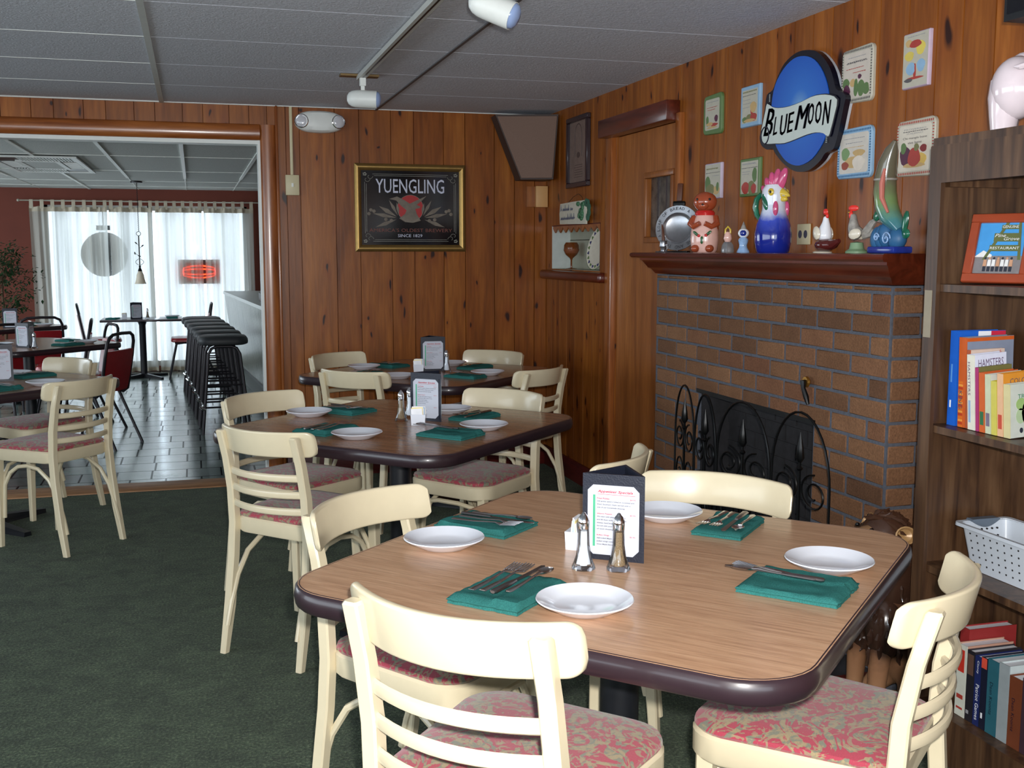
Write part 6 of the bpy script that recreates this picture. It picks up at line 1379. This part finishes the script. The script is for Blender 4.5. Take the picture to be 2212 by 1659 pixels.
# ------------------------------------------------------------------ bar room
# curtains on a rod
rod = empty('curtain_rod', (-.60, YWIN-.10, 2.005), 0, 'pale metal rod holding tab-top curtains across the bar room window', 'curtain rod')
m = MB(); m.tube([(-1.36, 0, 0), (1.42, 0, 0)], .008, 8); m.ell((-1.37, 0, 0), (.018, .018, .018), 10, 8); m.build('rod', 'rod_metal', rod)
for x in (-1.25, .0, 1.32):
    m = MB(); m.tube([(x, .0, .0), (x, .10, 0)], .006, 6); m.build('bracket', 'rod_metal', rod)
def curtain(x0, x1, tabs, label, seed):
    w = x1-x0; r = empty('sheer_curtain', ((x0+x1)/2, YWIN-.10, ZB+.012), 0, label, 'curtain', 'tab-top sheer curtain panels'); rnd = random.Random(seed)
    ph_ = [rnd.uniform(0, 6) for _ in range(4)]
    def fx(u, v):
        x = -w/2+w*u; z = (2.005-.065-ZB-.012)*v
        env = .6+.4*(1-v)
        y = env*(.034*math.sin(u*w*34+ph_[0])+.020*math.sin(u*w*61+ph_[1]+v*1.2)+.010*math.sin(u*w*110+ph_[2]))
        if v > .97: z -= .012*abs(math.sin(u*PI*(tabs-1)))
        return Vector((x+.01*math.sin(v*3+u*9), y, z))
    m = MB(); sheet(m, grid(fx, int(w*110), 24)); m.build('sheer_cloth', 'sheer_curtain', r)
    m = MB()
    def fh(u, v): p = fx(u, .968+v*.032); return p+Vector((0, -.003, 0))
    sheet(m, grid(fh, int(w*110), 2)); 
    def fb_(u, v): p = fx(u, v*.022); return p+Vector((0, -.003, 0))
    sheet(m, grid(fb_, int(w*110), 2)); m.build('hem', 'curtain_hem', r)
    for i in range(tabs):
        u = (i+.12)/(tabs-.76); x = -w/2+.03+(w-.06)*i/(tabs-1); zt = 2.005-ZB-.012; m = MB()
        rs = [[(x-.022*s_, -.012, zt-.095), (x+.022*s_, -.012, zt-.095), (x+.022*s_, -.010, zt-.095), (x-.022*s_, -.010, zt-.095)] for s_ in (1,)]
        rs += [[(x-.020, -.012, zt-.02), (x+.020, -.012, zt-.02), (x+.020, -.0095, zt-.02), (x-.020, -.0095, zt-.02)], [(x-.02, -.006, zt+.011), (x+.02, -.006, zt+.011), (x+.02, -.004, zt+.009), (x-.02, -.004, zt+.009)],
               [(x-.02, .006, zt+.011), (x+.02, .006, zt+.011), (x+.02, .004, zt+.009), (x-.02, .004, zt+.009)], [(x-.02, .012, zt-.02), (x+.02, .012, zt-.02), (x+.02, .0095, zt-.02), (x-.02, .0095, zt-.02)], [(x-.02, .010, zt-.08), (x+.02, .010, zt-.08), (x+.02, .0085, zt-.08), (x-.02, .0085, zt-.08)]]
        m.rings(rs); m.build('tab', 'curtain_hem', r, smooth=False)
curtain(-1.86, -.98, 8, 'leftmost sheer tab-top curtain panel, behind the potted tree', 1)
curtain(-.97, -.46, 5, 'sheer curtain panel behind the hanging bell lamp', 2)
curtain(-.44, .12, 6, 'sheer curtain panel right of the bell lamp, in front of the orange lit sign', 3)
curtain(.13, .74, 6, 'rightmost sheer tab-top curtain panel above the bar stools', 4)
# globe and sign seen through the cloth
gl2 = empty('round_lantern', (-1.075, YWIN+.41, 1.085), 0, 'big round grey globe showing through the sheer curtains', 'lantern')
m = MB(); m.ell((0, 0, .28), (.28, .28, .28), 28, 18); m.build('globe', 'lantern_grey', gl2)
m = MB(); m.box(-.08, .08, -.05, .05, .58, .64); m.build('top_collar', 'bar_black', gl2, smooth=False)
m = MB(); m.tube([(0, 0, .63), (0, 0, 1.25)], .008, 6); m.build('hanger', 'bar_black', gl2)
nz = empty('neon_sign', (.06, YWIN-.006, 1.0), 0, 'orange glowing sign blurred behind the right-hand curtains', 'neon sign')
m = MB(); m.box(-.25, .25, -.016, .0, 0, .30); m.build('backing_box', 'neon_box', nz, smooth=False)
m = MB()
for r_ in range(2): m.tube([(.19*math.copysign(min(1, abs(1.25*math.cos(a))), math.cos(a)), -.028, .15+.075*math.sin(a)*(1 if r_ else .45)) for a in [2*PI*i/28 for i in range(28)]], .009, 6, loop=True)
m.build('glowing_tube', 'neon_orange', nz)
# pendant
pe = empty('pendant_lamp', (-.565, 12.5, 1.055), 0, 'bell-shaped glass pendant lamp on a vine-wrapped rod in front of the curtains', 'pendant lamp')
m = MB(); m.lathe([(.062, .0), (.052, .02), (.042, .06), (.036, .10), (.020, .135), (.012, .14), (.010, .135), (.034, .098), (.040, .06), (.050, .02)], 24); m.build('lamp_shade', 'frosted_shade', pe)
m = MB(); m.lathe([(.0, .135), (.022, .136), (.020, .150), (.008, .175), (.012, .185), (.006, .20), (.0, .21)], 14); m.tube([(0, 0, .19), (0, 0, .52)], .006, 6); m.lathe([(0, 1.08), (.06, 1.082), (.062, 1.098), (.0, 1.10)], 16); m.tube([(.022*math.cos(2*PI*i/12), 0, .54+.022*math.sin(2*PI*i/12)) for i in range(12)], .003, 5, loop=True); m.build('rod', 'iron', pe)
m = MB(); z = .56
while z < 1.08: m.tube([(0, 0, z), (.004, 0, z+.012), (0, 0, z+.024)], .0035, 5); z += .022
m.build('chain', 'iron', pe)
m = MB()
for x, z, a in ((-.03, .44, 40), (.035, .41, -40), (-.045, .33, 80), (.0, .30, 20), (.0, .26, -90)): m.ell((x, 0, z), (.016, .004, .007), 8, 6, None, Matrix.Rotation(R(a), 3, 'Y')); m.tube([(0, 0, z-.03), (x*.6, 0, z-.012), (x, 0, z)], .002, 5)
for sx in (-1, 1): m.tube([(sx*(.008+.034*math.sin(PI*i/10)), 0, .20+.07*i/10) for i in range(11)], .0025, 5)
m.build('vine', 'iron', pe)
# ceiling vent
ve = empty('ceiling_vent', (-1.20, 10.2, CEILB-.0085), 0, 'white square air vent in the bar room ceiling', 'ceiling vent')
m = MB()
for (a, b, c, d_) in ((-.34, .34, -.9, -.84), (-.34, .34, .84, .9), (-.34, -.30, -.84, .84), (.30, .34, -.84, .84), (-.17, .17, -.45, -.40), (-.17, .17, .40, .45), (-.17, -.13, -.4, .4), (.13, .17, -.4, .4)): m.box(a, b, c, d_, -.012, .0)
m.build('frame', 'white_paint', ve, smooth=False)
m = MB(); m.box(-.30, .30, -.84, .84, .0, .002); m.build('duct', 'iron', ve, smooth=False)
m = MB()
for i in range(24): m.box(-.13+.0, -.13+.0, 0, 0, 0, 0)
m = MB(); m.use('white_paint')
for i in range(18):
    x = -.11+.40*i/17; m.box(x-.006, x+.006, -.83, -.46, -.010, -.002)
    x = -.29+.40*i/17; m.box(x-.006, x+.006, .46, .83, -.010, -.002)
for i in range(8):
    y = -.30+.6*i/7; m.box(-.29, -.18, y-.02, y+.02, -.010, -.002); m.box(.18, .29, y-.02, y+.02, -.010, -.002)
m.use('ceiling_tile_bar'); m.box(-.13, .13, -.40, .40, -.009, -.002); m.build('louvers', 'white_paint', ve, smooth=False)
sd = empty('smoke_detector', (-1.75, 10.9, CEILB-.004), 0, 'small white smoke detector on the bar room ceiling left of the vent', 'smoke detector'); m = MB(); m.lathe([(0, -.045), (.04, -.043), (.06, -.03), (.065, 0), (0, 0)], 20); m.build('housing', 'white_paint', sd)
# bar counter
bc = empty('bar_counter', (.60, 11.0, ZB), 0, 'pale board-fronted bar counter behind the row of stools', 'bar counter')
def bl_x(y): return .504-.0605*(y-12.48)-.60
y0, y1 = 8.3, 13.65
m = MB(); n = 56
for i in range(n):
    a = y0+(y1-y0)*i/n; b = y0+(y1-y0)*(i+1)/n-.012
    m.ct = random.random()*.9+.05
    m.add([(bl_x(a)-.0, a-11, .18), (bl_x(b)-.0, b-11, .18), (bl_x(b)-.09, b-11, .97), (bl_x(a)-.09, a-11, .97), (bl_x(a)+.012, a-11, .18), (bl_x(b)+.012, b-11, .18), (bl_x(b)-.078, b-11, .97), (bl_x(a)-.078, a-11, .97)], [(0, 1, 2, 3), (4, 7, 6, 5), (0, 4, 5, 1), (1, 5, 6, 2), (2, 6, 7, 3), (3, 7, 4, 0)])
m.build('front_boards', 'bar_board', bc, smooth=False)
m = MB(); m.add([(bl_x(y0)+.012, y0-11, 0), (bl_x(y1)+.012, y1-11, 0), (bl_x(y1)+.012, y1-11, .18), (bl_x(y0)+.012, y0-11, .18), (bl_x(y0)+.42, y0-11, 0), (bl_x(y1)+.42, y1-11, 0), (bl_x(y1)+.42, y1-11, .97), (bl_x(y0)+.42, y0-11, .97), (bl_x(y0)-.075, y0-11, .97), (bl_x(y1)-.075, y1-11, .97)],
    [(0, 1, 2, 3), (3, 2, 9, 8), (8, 9, 6, 7), (4, 7, 6, 5), (0, 4, 5, 1), (0, 3, 8, 7, 4), (1, 5, 6, 9, 2)]); m.build('body', col(84, 88, 84), bc, smooth=False)
m = MB(); m.add([(bl_x(y)+d_, y-11, z) for y in (y0, y1) for d_, z in ((-.105, .972), (.45, .972), (.45, 1.005), (-.105, 1.005))], [(0, 1, 2, 3), (4, 7, 6, 5), (0, 4, 5, 1), (1, 5, 6, 2), (2, 6, 7, 3), (3, 7, 4, 0)]); m.build('countertop', 'white_paint', bc, smooth=False)
m = MB(); m.add([(bl_x(y)+d_, y-11, z) for y in (y0, y1) for d_, z in ((-.012, .165), (.0, .165), (.0, .19), (-.012, .19))], [(0, 1, 2, 3), (4, 7, 6, 5), (0, 4, 5, 1), (1, 5, 6, 2), (2, 6, 7, 3), (3, 7, 4, 0)]); m.build('kick_trim', 'bar_black', bc, smooth=False)
reg = empty('cash_register', (.62, 10.9, ZB+1.0055), 0, 'dark stepped machine on the bar counter at the doorway edge', 'cash register')
m = MB(); m.box(-.02, .20, -.25, .05, 0, .08); m.box(.01, .20, -.22, .05, .08, .12); m.build('drawer', 'bar_black', reg, smooth=False)
m = MB(); m.box(.04, .20, -.20, .05, .12, .26); m.build('screen_housing', 'photo_dark', reg, smooth=False)
m = MB(); m.box(.06, .10, -.12, -.04, .26, .45); m.build('display_pole', 'bar_black', reg, smooth=False)
# stools
def mk_stool():
    r = empty('bar_stool', (0, 0, 0))
    m = MB(); rs = []
    for s_, z in ((.86, .725), (.98, .735), (1.0, .752), (.985, .775), (.93, .793), (.75, .801), (.3, .803)): rs.append([(x*s_, y*s_, z) for x, y in rrect(.40, .37, .10, 6)])
    m.rings(rs); m.build('seat', 'stool_vinyl', r)
    for sy in (-1, 1):
        for sx in (-1, 1):
            m = MB(); m.tube([(0, sy*.135, .715), (sx*.06, sy*.135, .715), (sx*.10, sy*.138, .70), (sx*.125, sy*.145, .655), (sx*.19, sy*.185, .0)], [.0125]*5, 10); m.build('leg', 'chair_tube', r)
    m = MB()
    q = [(-.174, -.172), (.174, -.172), (.174, .172), (-.174, .172)]
    for i in range(4): a, b = q[i], q[(i+1) % 4]; m.tube([(a[0], a[1], .22), (b[0], b[1], .22)], .008, 8)
    m.build('footrest', 'chair_tube', r)
    m = MB(); m.tube([(-.205, -.176, .23), (-.190, -.196, .215), (-.165, -.190, .205)], .010, 8); m.tube([(-.181, -.10, .225), (-.181, -.17, .225)], .0105, 8); m.build('chrome_cap', 'chrome', r)
    m = MB()
    for sy in (-1, 1): m = MB(); m.tube([(-.155, sy*.158, .40), (.155, sy*.158, .40)], .007, 8); m.build('cross_bar', 'chair_tube', r)
    return r
st0 = mk_stool()
for i in range(6):
    x = .205-.030*i; y = 9.30+.52*i
    nm = ['nearest', 'second', 'third', 'fourth', 'fifth', 'farthest'][i]
    lb_ = ('%s black padded bar stool in the row before the pale bar' % nm) if i in (0, 5) else ('black padded bar stool, %s from the near end of the row before the bar' % nm)
    o = st0 if i == 0 else dup(st0)
    o.location = (x, y, ZB); o.rotation_euler.z = R(3); tag(o, lb_, 'bar stool', 'black bar stools in a row')
# red vinyl chairs
def mk_red():
    r = empty('stacking_chair', (0, 0, 0))
    m = MB(); rs = [[(x*s_, y*s_+.01, z) for x, y in rrect(.40, .39, .08, 6)] for s_, z in ((.92, .420), (1, .430), (1.0, .450), (.95, .468), (.7, .475))]; m.rings(rs); m.build('seat', 'red_vinyl', r)
    Z = lambda z: -.20-.18*(z-.45)
    P = [(-.17, .42), (-.195, .50), (-.20, .70), (-.188, .755), (.188, .755), (.20, .70), (.195, .50), (.17, .42)]
    m = MB(); g = lambda u, w_, z: (u*w_, Z(z)-.012*math.sin(PI*(u*.5+.5)), z)
    zs = [.43, .46, .55, .65, .735, .745]; ws = [.155, .165, .176, .180, .178, .170]
    rs = []
    for z, w_ in zip(zs, ws):
        rs.append([(u*w_, Z(z)-.014*(1-u*u)-.012, z) for u in (-1, -.5, 0, .5, 1)]+[(u*w_, Z(z)-.014*(1-u*u)+.014, z) for u in (1, .5, 0, -.5, -1)])
    m.rings(rs); m.build('backrest', 'red_vinyl', r)
    pts = [(-.185, -.10, .415), (-.187, -.16, .405), (-.188, -.195, .43), (-.190, Z(.55), .55), (-.192, Z(.70), .70), (-.186, Z(.80), .80), (-.165, Z(.845), .845), (-.12, Z(.868), .868), (0, Z(.872), .872), (.12, Z(.868), .868), (.165, Z(.845), .845), (.186, Z(.80), .80), (.192, Z(.70), .70), (.190, Z(.55), .55), (.188, -.195, .43), (.187, -.16, .405), (.185, -.10, .415)]
    m = MB(); m.tube(pts, .0125, 10); m.build('back_frame', 'chair_tube', r)
    for sx in (-1, 1):
        m = MB(); m.tube([(sx*.175, -.12, .425), (sx*.195, -.30, .0)], .0115, 8); m.build('leg', 'chair_tube', r)
        m = MB(); m.tube([(sx*.170, .0, .422), (sx*.175, .14, .40), (sx*.195, .23, .0)], .0115, 8); m.build('leg', 'chair_tube', r)
        m = MB(); m.tube([(sx*.17, -.15, .412), (sx*.17, .16, .412)], .009, 8); m.build('seat_rail', 'chair_tube', r)
    return r
rc0 = mk_red(); first = True
for (bx_, by_, f, lb_) in ((-.560, 8.74, 153, 'red vinyl metal chair nearest the doorway step, its back towards us'), (-.70, 9.83, 200, 'red vinyl metal chair directly behind the nearest red one, by the dark tables'), (-.93, 10.55, 183, 'red vinyl chair seen edge-on at the near end of the window bay'),
        (-1.32, 13.62, 5, 'red vinyl chair leaning in profile left of the small window table'), (.17, 13.50, 181, 'red vinyl chair right of the small window table, mostly behind the bar stools'), (-1.55, 10.02, -55, 'red vinyl chair at the far left side of the dark table, facing us'), (-1.40, 11.02, 105, 'red vinyl chair behind the tall menu stands under the potted tree')):
    a = R(f); x = bx_+.26*math.cos(a); y = by_+.26*math.sin(a); o = rc0 if first else dup(rc0); first = False
    o.location = (x, y, ZB); o.rotation_euler.z = a-PI/2; tag(o, lb_, 'chair', 'red vinyl stacking chairs')
# bar room tables
def rtable(x, y, lb_, rz=-46):
    o = dup(t2, (x, y, ZB), R(rz), lb_, 'dark tables in the bar room'); return o
rtable(-1.30, 9.42, 'dark topped table behind the left-hand table in the tiled room'); rtable(-1.95, 11.75, 'dark table farther back on the left, under the potted tree')
wt = empty('window_table', (-.61, 13.50, ZB), 0, 'small narrow two-seat table standing against the bright window', 'table')
m = MB(); m.rbox(-.45, .45, -.28, .28, .675, .70, .006); m.build('tabletop', 'edge_band', wt)
m = MB(); m.lathe([(.10, .672), (.05, .655), (.038, .62), (.038, .05), (.06, .03), (.0, .03)], 20); m.build('pedestal', 'black_metal', wt)
for k in range(4):
    m = MB(); M = RZ(PI/2*k+R(40)); m.add([(0, -.03, 0), (.33, -.018, 0), (.33, .018, 0), (0, .03, 0), (0, -.028, .05), (.33, -.015, .022), (.33, .015, .022), (0, .028, .05)], [(0, 3, 2, 1), (4, 5, 6, 7), (0, 1, 5, 4), (1, 2, 6, 5), (2, 3, 7, 6), (3, 0, 4, 7)], M); m.build('base_foot', 'black_metal', wt, smooth=False)
zt = ZB+.7005; zT = ZB+.7502
dup(menu0, (-.68, 13.45, zt), R(20), 'menu stand silhouetted on the small window table'); dup(c0, (-.80, 13.42, zt), R(5), 'sweetener caddy left of the menu stand on the small window table'); dup(p0, (-.545, 13.45, zt), 0, 'pepper shaker silhouetted on the small window table')
setting(-.93, 13.42, zt, 80, 'at the left end of the small window table', 1, 0); setting(-.27, 13.42, zt, 95, 'at the right end of the small window table', 1, 0)
plate(-.27, 13.60, zt, 'plate at the right end of the small window table')
dup(menu0, (-1.27, 9.12, zT), R(-40), 'menu stand in front on the dark tiled-room table'); dup(s0, (-1.20, 9.02, zT), 0, 'salt shaker beside the menu stand on the dark tiled-room table')
dup(menu0, (-1.72, 11.45, zT), R(-5), 'menu stand on the farther dark table under the tree')
setting(-.98, 9.22, zT, 46, 'at the near right of the dark tiled-room table', 0, 2); setting(-1.02, 9.62, zT, 130, 'at the far right of the dark tiled-room table', 1, 2); setting(-1.52, 9.12, zT, 130, 'at the near left of the dark tiled-room table', 1, 2)
plate(-.86, 9.38, zT, 'plate at the right corner of the dark tiled-room table'); plate(-1.48, 9.30, zT, 'plate at the left of the dark tiled-room table')
setting(-1.58, 11.78, zT, 46, 'at the right of the farther dark table', 0, 2); plate(-1.45, 11.62, zT, 'plate at the right corner of the farther dark table'); setting(-1.62, 12.0, zT, 130, 'at the back right of the farther dark table', 1, 1)
# potted tree
pt = empty('potted_tree', (-2.02, 12.95, ZB), 0, 'dark leafy potted tree left of the window, in front of the red-brown wall', 'potted plant')
m = MB(); m.lathe([(0, 0), (.14, 0), (.18, .28), (.19, .30), (.17, .30), (.16, .27), (0, .26)], 20); m.build('pot', 'pot_clay', pt)
m = MB(); rnd = random.Random(5); br_s = []
m.tube([(0, 0, .25), (.02, 0, .6), (0, .02, 1.0), (.01, 0, 1.4)], [.02, .016, .012, .006], 8)
for k in range(22):
    z = rnd.uniform(.6, 1.45); a = rnd.uniform(0, 6.28); l_ = rnd.uniform(.15, .38); e_ = Vector((l_*math.cos(a), l_*math.sin(a)*.9, z+rnd.uniform(.05, .28))); br_s.append((Vector((0, 0, z)), e_)); m.tube([(0, 0, z), (e_*.5)+Vector((0, 0, z*.5+.04)), e_], [.007, .005, .002], 5)
m.build('trunk', 'bark', pt)
m = MB()
for k in range(900):
    p, e_ = rnd.choice(br_s); q = p.lerp(e_, rnd.uniform(.35, 1.15))+Vector((rnd.gauss(0, .05), rnd.gauss(0, .05), rnd.gauss(-.02, .06)))
    a = rnd.uniform(0, 6.28); d_ = Vector((math.cos(a), math.sin(a), rnd.uniform(-1.2, .1))).normalized(); s_ = rnd.uniform(.04, .075); n_ = d_.cross(Vector((0, 0, 1))).normalized()*s_*.22
    u_ = n_.cross(d_).normalized()*s_*.10
    m.add([q, q+d_*s_*.5+n_+u_, q+d_*s_, q+d_*s_*.5-n_+u_, q+d_*s_*.5-u_*.2], [(0, 1, 4), (1, 2, 4), (2, 3, 4), (3, 0, 4)])
m.build('foliage', 'leaf', pt)

# ------------------------------------------------------------------ light
w_ = bpy.data.worlds.new('World'); bpy.context.scene.world = w_; w_.use_nodes = True
bg = w_.node_tree.nodes['Background']; bg.inputs[0].default_value = (.80, .91, 1, 1); bg.inputs[1].default_value = WORLD
def area(name, loc, rot, sx, sy, power, color=(1, 1, 1), portal=False):
    l = bpy.data.lights.new(name, 'AREA'); l.shape = 'RECTANGLE'; l.size = sx; l.size_y = sy; l.energy = power; l.color = color
    o = bpy.data.objects.new(name, l); C.objects.link(o); o.location = loc; o.rotation_euler = rot
    if portal: l.cycles.is_portal = True
    return o
area('portal_window', ((WX0+WX1)/2, YWIN+.16, .97), (R(-90), 0, 0), 2.4, 2.0, 1, portal=True)
area('portal_bar_left', (XL-.02, 10.6, 1.27), (0, R(-90), 0), 1.55, 5.6, 1, portal=True)
area('portal_left', (XL-.02, 1.3, 1.42), (0, R(-90), 0), 1.35, 6.6, 1, portal=True)
area('portal_near', (-1.0, YN-.02, 1.42), (R(90), 0, 0), 5.6, 1.35, 1, portal=True)

# ------------------------------------------------------------------ camera
cam = bpy.data.cameras.new('Camera'); co = bpy.data.objects.new('Camera', cam); C.objects.link(co)
FPX = 2344.; p_ = math.atan((829.5-540)/FPX); th_ = math.atan((1106-418)/FPX*math.cos(p_))
cam.sensor_fit = 'HORIZONTAL'; cam.sensor_width = 36; cam.lens = 36*FPX/2212; cam.clip_start = .05
co.location = (0, 0, H); co.rotation_euler = (PI/2-p_, 0, -th_)
bpy.context.scene.camera = co
# the camera's own flash
fl_l = bpy.data.lights.new('camera_flash', 'SPOT'); fl_l.energy = FLASH; fl_l.shadow_soft_size = .018; fl_l.color = (1, .97, .93); fl_l.spot_size = R(88); fl_l.spot_blend = .7
fo = bpy.data.objects.new('camera_flash', fl_l); C.objects.link(fo)
fo.location = (.035*math.cos(th_), -.035*math.sin(th_), H+.055); fo.rotation_euler = co.rotation_euler
sc = bpy.context.scene
sc.view_settings.view_transform = 'Standard'; sc.view_settings.look = 'None'; sc.view_settings.gamma = 1; sc.view_settings.exposure = EXPO
sc.view_settings.use_curve_mapping = False
